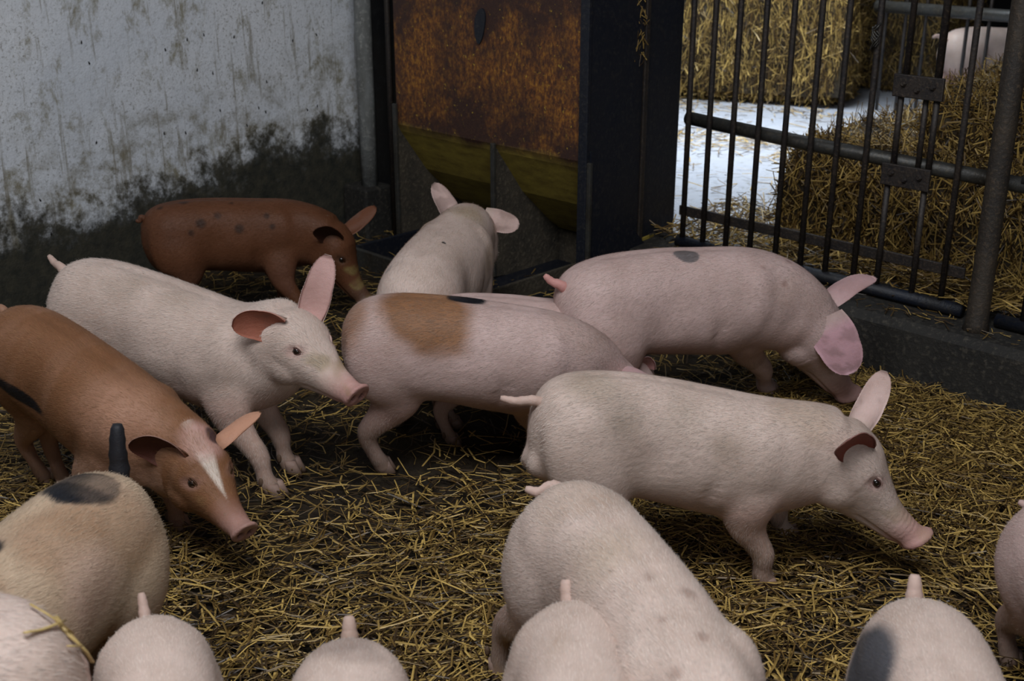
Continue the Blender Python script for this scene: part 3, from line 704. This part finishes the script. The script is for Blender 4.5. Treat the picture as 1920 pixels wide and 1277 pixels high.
# front panel folded: vertical, then sloping in to the throat
hop = MB(); prof = [(-.20, 2.2), (-.20, .555), (-.185, .525), (-.05, .345), (.11, .195), (.19, .14), (.20, .13), (.20, .22), (.115, .215), (-.04, .365), (-.17, .56), (-.17, 2.2)]
hop.prism(prof, 0, -1.34, -.30)
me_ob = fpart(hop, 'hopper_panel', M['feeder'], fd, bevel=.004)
fpart(MB().box(-.325, -.296, -.215, .088, .10, 2.2).box(-.33, -.290, -.222, -.205, .12, 2.2), 'side_plate', M['navy'], fd, bevel=.003)
fpart(MB().box(-1.352, -1.338, -.19, .3, .30, 2.2), 'side_plate', M['feeder'], fd)
fins = []
for k, s_ in enumerate((-1.34, -.77, -.285)):
    f = MB().prism([(-.205, .60 if k != 1 else .545), (-.205, .03 if k < 2 else .12), (.05, .0), (.18, .0), (.18, .16), (.11, .205), (-.045, .36), (-.17, .52)], 0, s_ - .004, s_ + .004)
    fo = fpart(f, 'divider_plate', M['caked'] if k < 2 else M['navy'], fd)
    fpart(MB().box(s_ - .009, s_ + .011, -.217, -.203, .03 if k < 2 else .12, .56 if k else .64), 'edge_strip', M['rail'], fo, bevel=.003)
fpart(MB().box(-1.34, -.30, .17, .21, 0.0, .22), 'back_plate', M['caked'], fd)
# the oval handle slot and its flap on the panel
hs = MB(); V_, F_ = [], []
rg = [[(-.84 + .028 * cos(a) * (1 + .25 * sin(a)), y_, .985 + .062 * sin(a) + .02 * cos(a)) for a in np.linspace(0, 2 * pi, 20, endpoint=False)] for y_ in (-.2, -.207)]
hs.add(rg[0] + rg[1], [tuple(range(20))[::-1], tuple(range(20, 40))] + [(i, (i + 1) % 20, 20 + (i + 1) % 20, 20 + i) for i in range(20)])
fpart(hs, 'hand_slot', M['navy'], fd)
# trough in front
tr = empty('feed_trough', tuple(W(-.7, -.3, 0))); tag(tr, 'low dark tray in front of the rusty feeder, rim edged with litter', 'trough')
def tpart(mb, name, m, **kw):
    loc = tr.location; mb.V = [tuple(Vector(W(*p)) - loc) for p in mb.V]; return mb.build(name, m, tr, **kw)
tpart(MB().box(-1.30, -.20, -.48, .16, -.02, .022), 'tray_base', M['navy'], bevel=.004)
tpart(MB().box(-1.30, -.20, -.495, -.475, -.02, .100), 'front_rim', M['rail'], bevel=.005)
tpart(MB().box(-.20, -.185, -.495, .12, -.02, .100), 'side_rim', M['navy'], bevel=.005)
tpart(MB().box(-1.315, -1.30, -.495, .12, -.02, .100), 'side_rim', M['navy'], bevel=.005)
tpart(MB().box(-.53, -.515, -.475, -.0, .0, .095), 'tray_divider', M['caked'], bevel=.004)

# navy column between feeder and gate
col = empty('steel_column', tuple(W(-.23, .2, 0))); tag(col, 'dark navy painted steel column between the rusty feeder and the barred gate', 'column')
def cpart(mb, name, m, **kw):
    loc = col.location; mb.V = [tuple(Vector(W(*p)) - loc) for p in mb.V]; return mb.build(name, m, col, **kw)
cpart(MB().box(-.36, -.302, .118, .325, .0, 2.3), 'column_shaft', M['navy'], bevel=.006)
cpart(MB().box(-.312, -.292, .094, .116, .0, 2.3), 'edge_strip', M['bar'], bevel=.003)
tf = stalk_object('caught_straw_tuft', 46, lambda r, n: (np.array([W(-.305 + a * .02, .06 + b * .05, .88 + c * .22) for a, b, c in zip(r.uniform(0, 1, n), r.uniform(-.5, .5, n), r.uniform(0, 1, n))]),
     np.stack([r.normal(size=n) * .5, r.normal(size=n) * .5, np.ones(n)], 1), np.tile([0, -1., .1], (n, 1))), 77, M['straw'], ln=(.03, .09), wd=(.0008, .0016), col=.8)
tag(tf, 'dusty tuft of straw and web caught on the navy column edge', 'straw tuft', kind='stuff')

# ------------------------------------------------------------------ gate
gt = empty('barred_gate', tuple(W(.4, .15, .2))); tag(gt, 'dark steel gate of slim vertical bars with two bolted hinge plates', 'gate')
def gpart(mb, name, m, parent=None, tube_pts=None, **kw):
    loc = gt.location; mb.V = [tuple(Vector(p) - loc) for p in mb.V] if tube_pts else [tuple(Vector(W(*p)) - loc) for p in mb.V]
    return mb.build(name, m, parent or gt, **kw)
bars = [-.13, -.035, .065, .165, .27, .375, .475, .58, .685, .79, .89]
for k, s_ in enumerate(bars):
    z1 = 2.0
    if k == 8:      # cut bar: upper piece ends in the top plate, two short pieces carry on to the lower plate
        gpart(MB().tube([W(s_, .15, z) for z in (.90, 1.4, z1)], .0105, 8), 'bar', M['bar'], tube_pts=1, smooth=True)
        gpart(MB().tube([W(s_ - .008, .15, z) for z in (.62, .90)], .0105, 8), 'bar', M['bar'], tube_pts=1, smooth=True)
        gpart(MB().tube([W(s_ - .02, .15, z) for z in (.235, .62)], .0105, 8), 'bar', M['bar'], tube_pts=1, smooth=True)
    elif k == 9:
        gpart(MB().tube([W(s_, .15, z) for z in (.90, 1.4, z1)], .0125, 8), 'bar', M['bar'], tube_pts=1, smooth=True)
        gpart(MB().tube([W(s_ - .035, .16, z) for z in (.62, .90)], .0095, 8), 'bar', M['bar'], tube_pts=1, smooth=True)
        gpart(MB().tube([W(s_ + .005, .15, z) for z in (.62, .90)], .0105, 8), 'bar', M['bar'], tube_pts=1, smooth=True)
        gpart(MB().tube([W(s_ + .0, .15, z) for z in (.235, .62)], .0105, 8), 'bar', M['bar'], tube_pts=1, smooth=True)
    else: gpart(MB().tube([W(s_ + .003 * sin(k * 5), .15, z) for z in (.235, .8, 1.4, z1)], .0105, 8), 'bar', M['bar'], tube_pts=1, smooth=True)
gpart(MB().tube([W(a, .185, .683 - .02 * k) for k, a in enumerate((-.16, .3, 1.12))], .024, 14), 'upper_rail', M['rail'], tube_pts=1, smooth=True)
gpart(MB().box(-.16, .95, .160, .170, .325, .362), 'lower_rail', M['bar'], bevel=.003)
gpart(MB().tube([W(a, .15, .228) for a in (-.15, .4, .965)], .022, 12), 'bottom_tube', M['bluetube'], tube_pts=1, smooth=True)
for s0_, s1_, z0_, z1_ in ((.655, .82, .865, .935), (.648, .812, .585, .655)):
    pl = gpart(MB().box(s0_, s1_, .128, .140, z0_, z1_), 'hinge_plate', M['bar'], bevel=.003)
    for a in (.22, .5, .80):
        c = W(s0_ + (s1_ - s0_) * a, .128, (z0_ + z1_) / 2 + .008 * sin(a * 9)); gpart(MB().tube([c, c - u * .004, c - u * .011], [.0105, .0105, .006], 6), 'bolt', M['bar'], parent=pl, tube_pts=1)
pst = MB().tube([W(1.035 + .0 * z, .10, z) for z in (.19, .22, .5, 1.0, 1.5, 2.2)], [.044, .034, .033, .033, .033, .033], 14).build('gate_post', M['post'], smooth=True)
tag(pst, 'thick round grimy steel post at the right end of the gate', 'post')
# next section of railing to the right of the post
nx = empty('barred_railing', tuple(W(1.3, .15, .2))); tag(nx, 'dark steel railing continuing right of the thick gate post', 'railing')
def npart(mb, name, m, **kw):
    loc = nx.location; mb.V = [tuple(Vector(p) - loc) for p in mb.V]; return mb.build(name, m, nx, **kw)
for s_ in (1.155, 1.26, 1.365, 1.47, 1.575, 1.68): npart(MB().tube([W(s_, .15, z) for z in (.22, 1., 2.)], .0105, 8), 'bar', M['bar'], smooth=True)
npart(MB().tube([W(a, .185, .66) for a in (1.08, 1.75)], .024, 14), 'upper_rail', M['rail'], smooth=True)
npart(MB().tube([W(a, .15, .225) for a in (1.075, 1.75)], .022, 12), 'bottom_tube', M['bluetube'], smooth=True)
# twine knot on a bar
tw = MB(); 
for k in range(5):
    a0 = 1.3 * k; tw.tube([W(.575 + .012 * cos(a0 + q * .9), .140 - .012 * abs(sin(a0 + q)), 1.08 - .012 * q - .006 * k) for q in range(6)], .0028, 5)
two = tw.build('twine_tail', M['rail'], smooth=True); tag(two, 'frayed pale twine end hanging on a gate bar near the top', 'twine')

# ------------------------------------------------------------------ straw bales beyond the gate
def bale(name, label, c, size, rot, n, seed, col=1.0, core=(.09, .06, .022), jag=.03, droop=0.0, group='straw bales beyond the gate', top=1.0):
    """rounded block of straw: bumpy core covered with stalks lying on and sticking out of its faces"""
    cx, cy, cz = c; lx, ly, lz = size
    bm = bmesh.new(); bmesh.ops.create_cube(bm, size=1); bmesh.ops.subdivide_edges(bm, edges=bm.edges, cuts=14, use_grid_fill=True)
    V = np.array([q.co[:] for q in bm.verts]); m_ = np.abs(V).max(1, keepdims=True); r_ = np.linalg.norm(V, axis=1, keepdims=True); V = V * (1 - .18) + V / r_ * m_ * 1.15 * .18
    V = V * np.array(size); V += (V / (np.linalg.norm(V, axis=1, keepdims=True) + 1e-6)) * (sn(V, .5, seed)[:, None] * jag * .7 - .01)
    for q, p_ in zip(bm.verts, V): q.co = p_
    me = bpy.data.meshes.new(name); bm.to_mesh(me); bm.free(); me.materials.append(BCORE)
    o = link(bpy.data.objects.new(name, me)); o.location = tuple(W(cx, cy, cz)); o.rotation_euler.z = atan2(-v[1], -v[0]) + rot
    tag(o, label, 'straw bale', group)
    def fn(r, n):
        ar = np.array([ly * lz, lx * lz, lx * ly, ly * lz, lx * lz, lx * ly]); f = r.choice(6, n, p=ar / ar.sum()); C = np.empty((n, 3)); Nn = np.zeros((n, 3)); D = np.empty((n, 3))
        for k in range(6):
            m = f == k; a = k % 3; sg = 1 if k < 3 else -1; q = r.uniform(-.5, .5, (m.sum(), 3)) * np.array(size) * .98; q[:, a] = sg * size[a] * (.5) ; C[m] = q
            e_ = np.zeros(3); e_[a] = sg; Nn[m] = e_; d = r.normal(size=(m.sum(), 3)); d[:, a] *= .45
            if a != 2: d[:, 2] *= 1.6 + droop
            D[m] = d
        k = np.linalg.norm(C / (np.array(size) * .5), axis=1) ; sh = np.clip(k - 1.15, 0, 1) * .14
        C = C * (1 - sh[:, None]); C += Nn * (sn(C, .5, seed) * jag * .7)[:, None] + Nn * r.uniform(-.012, .022, n)[:, None]
        D[:, 2] -= droop * .3; return C, D, Nn + r.normal(size=(n, 3)) * .3
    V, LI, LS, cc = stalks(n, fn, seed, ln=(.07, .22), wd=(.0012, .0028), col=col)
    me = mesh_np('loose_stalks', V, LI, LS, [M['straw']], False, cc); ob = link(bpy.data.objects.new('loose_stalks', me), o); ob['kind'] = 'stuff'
    return o
BCORE = mk_dirty('straw_core', (.020, .013, .006), (.05, .034, .014), (.10, .07, .028), 9, .8, 0, .35, .65, 70, .9)  # near-black core: shade of the gaps between stalks put into the colour
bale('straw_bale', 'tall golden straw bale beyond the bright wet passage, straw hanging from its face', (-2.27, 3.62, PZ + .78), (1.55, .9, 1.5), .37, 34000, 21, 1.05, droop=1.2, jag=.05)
bale('straw_bale', 'dark shaded straw bale standing to the right behind the tall golden one', (-1.62, 4.75, PZ + .75), (.7, .9, 1.5), .2, 16000, 22, .7, droop=.6)  # same straw with its shade put into a darker stalk colour
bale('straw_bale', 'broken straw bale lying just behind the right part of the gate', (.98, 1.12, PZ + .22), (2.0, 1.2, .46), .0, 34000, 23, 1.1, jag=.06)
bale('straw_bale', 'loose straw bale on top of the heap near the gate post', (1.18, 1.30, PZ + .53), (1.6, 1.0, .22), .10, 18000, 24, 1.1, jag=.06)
# far pen
fp = empty('pen_railing', tuple(W(-.6, 3.65, PZ))); tag(fp, 'dim far railing with a fat horizontal pipe beyond the straw heap', 'railing')
for k in range(16): mb = MB().tube([W(-1.25 + k * .13, 3.65, z) for z in (PZ, .8, 1.5)], .011, 6); loc = fp.location; mb.V = [tuple(Vector(p) - loc) for p in mb.V]; mb.build('bar', M['bar'], fp, smooth=True)
mb = MB().tube([W(a, 3.61, .765) for a in (-1.3, .8)], .035, 12); mb.V = [tuple(Vector(p) - loc) for p in mb.V]; mb.build('upper_rail', M['rail'], fp, smooth=True)
def px(a, b): q = ray_floor(a, b); return (q[0], q[1], 0)
def ray_floor(a, b):
    al = (a - 960) / F; be = (638.5 - b) / F; d = np.array([al, ct + be * st, -st + be * ct]); return d * (-H / d[2])
T_UP = lambda a, b, c, r=.013, col=None: dict(pts=[(.02, 0, -.015), (-.01, 0, .02), (a * .6, b * .6, c * .6), (a, b, c)], r=r, **({'c': col} if col else {}))
PIGS = [
 dict(label='white pig on the left, one tall ear upright, snout raised beside the ginger-backed pig', coat='white', seed=1, vox=.0045, hair=34000,
      x=-0.861, y=2.952, yaw=-0.282, sc=1.012, kap=0.102, bp=-0.207, np=0.658, ny=-0.323, hp=-0.246, hy=-0.133,
      feet=dict(FR=px(512, 930), FL=px(545, 885)), facedirt=.55, hs=.90,
      earL=dict(d=(-.10, .30, 1.0), n=(.55, -.75, 0), len=.155, wid=.085, bend=-.15, cup=.55, ci=(.58, .36, .33)),
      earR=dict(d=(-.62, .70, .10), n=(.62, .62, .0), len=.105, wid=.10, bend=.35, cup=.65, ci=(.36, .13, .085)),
      tail=T_UP(-.06, .02, .03, .010), patches=[dict(s=-.18, a=.5, r=.006, c=BLACK), dict(s=-.13, a=-.45, r=.05, c=(.34, .25, .19), soft=.8, o=.5, n=.45), dict(s=.0, a=-.5, r=.06, c=(.40, .31, .24), soft=.8, o=.45, n=.5)]),
 dict(label='pale pig walking on the right with ears spread and snout lowered to the right', coat='white', seed=2, vox=.0045, hair=38000, boar=1,
      x=0.379, y=2.38, yaw=0.055, sc=0.944, kap=-0.707, bp=-0.184, np=0.184, ny=0.101, hp=-0.688, hy=-0.265, dirt=.5, fat=1.0,
      feet=dict(FR=px(1432, 1105), FL=px(1475, 1010), HL=(.05, 0)), facedirt=.3,
      earL=dict(d=(-.05, .85, .80), n=(.55, .15, -.7), len=.15, wid=.085, bend=-.45, cup=.9),
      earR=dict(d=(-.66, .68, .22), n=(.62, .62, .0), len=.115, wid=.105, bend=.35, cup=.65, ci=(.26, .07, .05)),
      tail=dict(pts=[(.02, 0, -.01), (-.02, 0, .0), (-.06, .02, -.012), (-.09, .03, -.010)], r=.010),
      patches=[dict(s=-.20, a=-1.0, r=.055, c=(.28, .215, .16), soft=.8, o=.65, n=.45), dict(s=-.05, a=-.7, r=.06, c=(.33, .26, .195), soft=.8, o=.5, n=.5), dict(s=.06, a=-1.1, r=.05, c=(.36, .27, .20), soft=.8, o=.45, n=.5), dict(s=-.28, a=-.35, r=.05, c=(.38, .30, .22), soft=.8, o=.5, n=.5)]),
 dict(label='pink pig with a round grey spot on its back, rooting beside the gate kerb', coat='pink', seed=3, vox=.005, hair=30000,
      x=0.495, y=3.23, yaw=0.23, sc=1.045, kap=-0.589, bp=0.012, np=-0.613, ny=0.04, hp=-0.91, hy=-0.008,
      feet=dict(FR=px(1438, 738), FL=px(1560, 690)), facedirt=.6,
      hr=-.45, earL=dict(d=(.05, .55, .85), n=(1, .1, -.4), len=.165, wid=.095, bend=.6, cup=.6),
      earR=dict(d=(.80, .52, .02), n=(.25, -.85, -.35), len=.150, wid=.135, bend=.35, cup=.5, b=(.022, .055, .068), c=(.58, .34, .38)),
      tail=T_UP(-.045, .02, .045, .011, (.60, .30, .27)),
      patches=[dict(s=-.02, a=-.26, r=.036, c=GREY, soft=.05, n=.04, o=.9)] + [dict(s=.36 + a, a=b, r=.012, c=(.25, .12, .10), soft=.4, o=.5, n=.3) for a, b in ((-.2, -.7), (-.15, -.9), (-.14, -.2))]),
 dict(label='pink pig with a large ginger saddle and black back spot, its head behind another pig', coat='pink', seed=4, vox=.005, hair=32000,
      x=-0.074, y=2.887, yaw=0.007, sc=0.97, kap=-0.056, bp=-0.089, np=-0.641, ny=0.606, hp=-0.603, hy=-0.054,
      feet=dict(HR=px(716, 885), HL=px(750, 775), FR=px(1010, 855), FL=(.02, 0)),
      earL=dict(d=(-.6, .7, .9), n=(.5, .6, .2), len=.15, wid=.085, bend=.1), earR=dict(d=(-.5, .9, .1), n=(.4, .3, -.7), len=.12),
      tail=dict(pts=[(.02, 0, -.02), (-.006, .0, -.035), (-.010, .01, -.08)], r=.008),
      patches=[dict(s=-.150, a=-.45, len=.145, wid=.95, r=.1, c=GING, soft=.25, n=.22), dict(s=-.36, a=-.5, r=.075, c=GING, soft=.4, n=.15, o=.8), dict(s=-.06, a=.12, len=.055, wid=.24, r=.1, c=BLACK, soft=.12, n=.05)]),
 dict(label='ginger pig on the far left with a pale blaze, snout low over the straw', coat='ginger', seed=5, vox=.0045, hair=34000,
      x=-0.994, y=2.64, yaw=-0.544, sc=0.906, kap=-0.184, bp=-0.324, np=-0.061, ny=0.09, hp=-0.273, hy=-0.347,
      feet=dict(HR=px(85, 905), FR=px(120, 975), FL=(.04, 0)), facedirt=.25, hs=.90,
      earL=dict(d=(-.05, .95, .55), n=(.25, -.3, -.95), len=.135, wid=.085, bend=.25, cup=.7, c=(.50, .26, .17)),
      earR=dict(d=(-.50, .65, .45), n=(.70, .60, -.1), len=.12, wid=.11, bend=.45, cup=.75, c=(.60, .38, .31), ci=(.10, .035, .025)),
      tail=T_UP(-.05, .0, .0, .010),
      patches=[dict(s=-.16, a=-1.75, len=.10, wid=.20, r=.1, c=BLACK, soft=.15, n=.08), dict(s=.17, a=-.9, r=.12, c=(.58, .33, .23), soft=.6, n=.2, o=.6), dict(s=.35 + .10, a=0., len=.10, wid=.30, r=.1, c=(.70, .60, .52), soft=.3, n=.08),
               dict(s=.36 + .20, a=0., r=.06, c=(.56, .33, .29), soft=.4, n=.1, o=.8), dict(s=.36 + .255, a=.5, r=.028, c=(.07, .04, .045), soft=.2), dict(s=.29, a=-2.4, r=.03, c=(.04, .04, .05), soft=.2)]),
 dict(label='red-brown pig with faint dark spots at the back beside the stained wall', coat='red', seed=6, vox=.005, hair=26000, facedirt=.9,
      x=-0.96, y=4.105, yaw=0.309, sc=0.89, kap=-0.382, bp=-0.041, np=-0.224, ny=-0.389, hp=-0.908, hy=-0.153,
      feet=dict(FR=px(570, 620)),
      earL=dict(d=(-.0, .8, .85), n=(.3, -.2, -.9), len=.15, wid=.085, bend=-.15, cup=.8),
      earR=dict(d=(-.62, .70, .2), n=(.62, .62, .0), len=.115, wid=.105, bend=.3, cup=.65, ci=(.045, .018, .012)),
      tail=T_UP(-.03, .0, .01, .009),
      patches=[dict(s=a, a=b, r=r_, c=(.022, .012, .009), soft=.4, o=.75, n=.25) for a, b, r_ in ((-.30, -.25, .014), (-.21, -.15, .022), (-.16, -1.0, .022), (-.09, -.8, .016), (-.03, -.35, .012), (-.01, -1.15, .02), (.10, -.8, .013), (.12, -1.1, .014), (-.2, -1.25, .016))]),
 dict(label='white pig seen from behind with its head under the rusty feeder', coat='white', seed=7, vox=.005, hair=24000,
      x=-.218, y=3.48, yaw=1.354, sc=1.02, kap=-.21, bp=.04, np=-.005, ny=.094, hp=-.6, hy=.0,
      earL=dict(d=(-.05, .62, 1.0), n=(.95, -.3, .3), len=.125, wid=.080, bend=-.2, cup=.6), earR=dict(d=(.05, 1.0, -.25), n=(.95, -.1, .1), len=.10, wid=.085, bend=-.15, cup=.6),
      tail=dict(pts=[(.02, 0, -.02), (-.006, .0, -.035), (-.010, .01, -.08)], r=.009), dirt=.6,
      patches=[dict(s=-.1, a=-.35, r=.008, c=BLACK), dict(s=-.02, a=.5, r=.006, c=BLACK), dict(s=-.26, a=.7, r=.016, c=(.32, .27, .25), soft=.3, o=.6), dict(s=.22, a=-.3, r=.05, c=(.42, .32, .2), soft=.7, o=.6)]),
 dict(label='white pig in the lower middle seen from behind, its back curving towards the viewer', coat='white', seed=8, vox=.0045, hair=40000,
      x=.212, y=1.64, yaw=-1.25, sc=.98, kap=-.35, bp=-.03, np=-.13, ny=-.2, hp=-.5, hy=0, fat=.90, dirt=.3,
      feet=dict(HR=px(935, 1262), HL=(.02, .0)),
      tail=T_UP(-.03, -.05, .015, .010),
      patches=[dict(s=-.02 + .05 * k, a=-.1 + .2 * ((k * 7) % 5 - 2), r=.010 + .004 * (k % 3), c=(.30, .18, .14), soft=.5, o=.55, n=.3) for k in range(6)] + [dict(s=-.05, a=-.5, r=.07, c=(.45, .34, .23), soft=.7, o=.45, n=.4)]),
 dict(label='peach and ginger pig at the lower left with black rump spot and upright black tail', coat='peach', seed=9, vox=.0045, hair=34000,
      x=-.83, y=1.655, yaw=-1.95, sc=.985, kap=-.5, bp=-.055, np=-.1, ny=-.5, hp=-.4, hy=0,
      tail=T_UP(-.025, .0, .115, .0165, (.018, .018, .022)),
      patches=[dict(s=-.22, a=.9, len=.07, wid=.5, r=.1, c=GING, soft=.5, n=.3, o=.45), dict(s=-.09, a=.45, len=.07, wid=.5, r=.1, c=GING, soft=.5, n=.3, o=.5),
               dict(s=.06, a=.3, len=.05, wid=.5, r=.1, c=GING, soft=.5, n=.3, o=.6), dict(s=-.1, a=1.2, len=.06, wid=.5, r=.1, c=(.62, .44, .36), soft=.5, n=.2, o=.8), dict(s=-.25, a=.02, len=.045, wid=.36, r=.1, c=BLACK, soft=.16, n=.35), dict(s=-.02, a=-.15, r=.035, c=BLACK, soft=.15)]),
 dict(label='small white rump with a short tail, pressed against the curving white pig at bottom centre', coat='white', seed=10, vox=.005, hair=24000, dirt=.5,
      x=.10, y=1.345, yaw=-1.56, sc=.90, kap=-.05, bp=.03, np=-.1, ny=0, hp=-.6, hy=0, fat=.90,
      tail=T_UP(-.03, -.005, .055, .015)),
 dict(label='white rump with a speckled upright tail at the bottom edge, alone left of centre', coat='white', seed=11, vox=.005, hair=22000,
      x=-.232, y=1.325, yaw=-1.50, sc=.82, kap=-.1, bp=.03, np=-.1, ny=0, hp=-.6, hy=0,
      tail=T_UP(-.03, .0, .06, .0155, (.50, .36, .30)), patches=[dict(s=-.30, a=-.1, r=.028, c=(.33, .25, .22), soft=.8, o=.6, n=.9), dict(s=-.24, a=.15, r=.022, c=(.33, .25, .22), soft=.8, o=.5, n=.9)]),
 dict(label='white rump with a thin pale tail at the bottom left, against the peach pig', coat='white', seed=12, vox=.005, hair=24000,
      x=-.495, y=1.40, yaw=-1.25, sc=.82, kap=-.2, bp=.03, np=-.1, ny=0, hp=-.6, hy=0, fat=.95,
      tail=T_UP(-.045, .0, .06, .011)),
 dict(label='white rump with a grey flank patch and upright tail at the bottom right', coat='white', seed=13, vox=.005, hair=26000,
      x=.625, y=1.37, yaw=-1.66, sc=.885, kap=.1, bp=.03, np=-.1, ny=0, hp=-.6, hy=0,
      tail=T_UP(-.03, .0, .062, .0145), patches=[dict(s=-.17, a=-1.35, r=.10, c=(.10, .10, .115), soft=.2, n=.12)]),
 dict(label='white pig cut by the right edge of the picture, small tail pointing left', coat='pink', seed=14, vox=.005, hair=20000,
      x=1.035, y=1.72, yaw=-1.55, sc=.87, kap=-.45, bp=.02, np=-.1, ny=0, hp=-.5, hy=0,
      feet=dict(HR=px(1890, 1245)), tail=T_UP(-.03, -.03, .01, .010)),
 dict(label='large white pig at the bottom left corner with loose straw lying on its back', coat='white', seed=15, vox=.0055, hair=20000,
      x=-.99, y=1.09, yaw=-2.6, sc=1.30, kap=-.1, bp=.0, np=-.1, ny=0, hp=-.5, hy=0,
      tail=dict(pts=[(.02,0,-.01),(-.01,0,-.03),(-.015,.005,-.07)],r=.010)),
 dict(label='pale pig half hidden between the ginger-backed pig and the spotted pink pig', coat='pink', seed=16, vox=.006, hair=9000,
      x=.06, y=3.14, yaw=.0, sc=.82, kap=.0, bp=-.06, np=-.9, ny=.3, hp=-.9, hy=0,
      earL=dict(d=(-1, .3, .0), n=(0, 1, 0), len=.07), earR=dict(d=(-1, .3, .0), n=(0, 1, 0), len=.07)),
 dict(label='dim white pig far back in the other pen behind the straw', coat='white', seed=17, vox=.007, hair=0, pz=.13,
      x=2.98, y=7.62, yaw=.35, sc=1.0, kap=.0, bp=-.02, np=-.3, ny=.2, hp=-.5, hy=0),
]
pig_obs = [make_pig(p_) for p_ in PIGS]
# loose stalks lying on the back of the nearest pig
bpy.context.view_layer.update()
_m = pig_obs[14]
for k, (a, b, lab) in enumerate((((52, 1140), (205, 1250), 'long pale straw lying lengthwise across the corner pig'), ((40, 1195), (112, 1172), 'short straw near the top of the corner pig'), ((100, 1160), (175, 1262), 'broad split straw beside the long one on the corner pig'),
        ((120, 1215), (182, 1225), 'short broken straw crossing the long one on the corner pig'))):
    pts = []
    for f in np.linspace(0, 1, 7):
        X_, Y_ = a[0] * (1 - f) + b[0] * f, a[1] * (1 - f) + b[1] * f; al = (X_ - 960) / F; be = (638.5 - Y_) / F; d = Vector((al, ct + be * st, -st + be * ct)).normalized()
        ok, loc, nr, _ = _m.ray_cast(Vector((0, 0, H)) - _m.location, d)
        if ok: pts.append(loc + nr * (.006 + .003 * sin(k * 2 + f * 5)) + _m.location)
    if len(pts) > 2:
        o = MB().tube(pts, [.0022 + .0008 * (k % 3)] * len(pts), 6, sq=.5).build('straw_stalk', M['stalk'], smooth=True, origin=pts[0]); tag(o, lab, 'straw', 'loose straw on the corner pig')

# loose litter on the passage and along the kerb
lt = stalk_object('passage_litter', 4200, lambda r, n: floor_pos(-.28, 2.6, .17, .72, PZ + .085, PZ + .14, None, .3)(r, n), 31, M['straw'], ln=(.08, .22)); tag(lt, 'straw litter heaped along the far side of the gate', 'straw litter', kind='stuff')
l2 = stalk_object('passage_litter', 1300, lambda r, n: floor_pos(-2.4, 0.2, .7, 3.4, PZ + .004, PZ + .02, lambda a, b: np.clip(.10 + 1.0 * np.exp(-((b - 2.2) / .22) ** 2) + .8 * np.exp(-((b - 3.2 - .35 * (a + 1.8)) / .2) ** 2), 0, 1), .1)(r, n), 32, M['straw'], ln=(.05, .18)); tag(l2, 'thin scattered straw on the wet passage floor', 'straw litter', kind='stuff')
l3 = stalk_object('kerb_litter', 260, floor_pos(-.2, 3.0, .04, .14, .198, .208, None, .1), 33, M['straw'], ln=(.03, .12), wd=(.0008, .002)); tag(l3, 'few straws lying along the top of the concrete kerb', 'straw litter', kind='stuff')
# bedding in the pen
def dens(a, b):
    q = np.stack([a, b, a * 0], 1); d = .75 + .35 * sn(q, .25, 4.)
    X = O[0] - a * v[0] + b * u[0]; Y = O[1] - a * v[1] + b * u[1]
    d = d * (1 - .80 * sm(Y, 2.45, 3.1) * (X < .75)) * (1 - .5 * sm(Y, 3.1, 4.0) * (X < .5))
    return np.clip(d, .05, 1)
bd = stalk_object('straw_bedding', 130000, floor_pos(-1.68, 3.3, -4.2, -.03, -.004, .030, dens, .13), 41, M['straw'], ln=(.03, .17), wd=(.0008, .0026), curl=.9); tag(bd, 'trampled golden straw bedding covering the pen floor', 'straw bedding', kind='stuff')

# flies on the plaster
fr = np.random.default_rng(3); fly0 = None
for k, (a, b) in enumerate(((491, 4), (152, 78), (166, 117), (381, 64), (438, 68), (350, 73), (309, 92), (548, 75), (592, 64), (369, 130), (398, 136), (499, 152), (412, 206), (484, 201), (497, 209), (575, 205), (594, 198), (462, 234), (347, 248), (307, 249), (180, 266), (74, 374), (95, 437))):
    al = (a - 960) / F; be = (638.5 - b) / F; d = np.array([al, ct + be * st, -st + be * ct]); Cc = np.array([0, 0, H]); nn = -v; kk = (-1.78 + (O - Cc) @ nn) / (d @ nn); pos = Cc + d * kk - v * .003
    if fly0 is None:
        v2, Fs = ellipsoid(np.zeros(3), np.eye(3), (.0022, .0022, .0048), m=8); v3, F3 = ellipsoid(np.array([.001, 0, -.003]), np.eye(3), (.0008, .0030, .0042), m=6)
        mb = MB(); mb.add(v2, Fs); mb.add(v3, F3); o = mb.build('fly', M['fly'], smooth=True); fly0 = o
    else: o = fly0.copy(); link(o)
    o.location = tuple(pos); o.rotation_euler = (fr.uniform(-.5, .5), 0, atan2(-v[1], -v[0])); tag(o, 'tiny black fly sitting on the stained white plaster wall', 'fly', 'flies on the plaster wall')
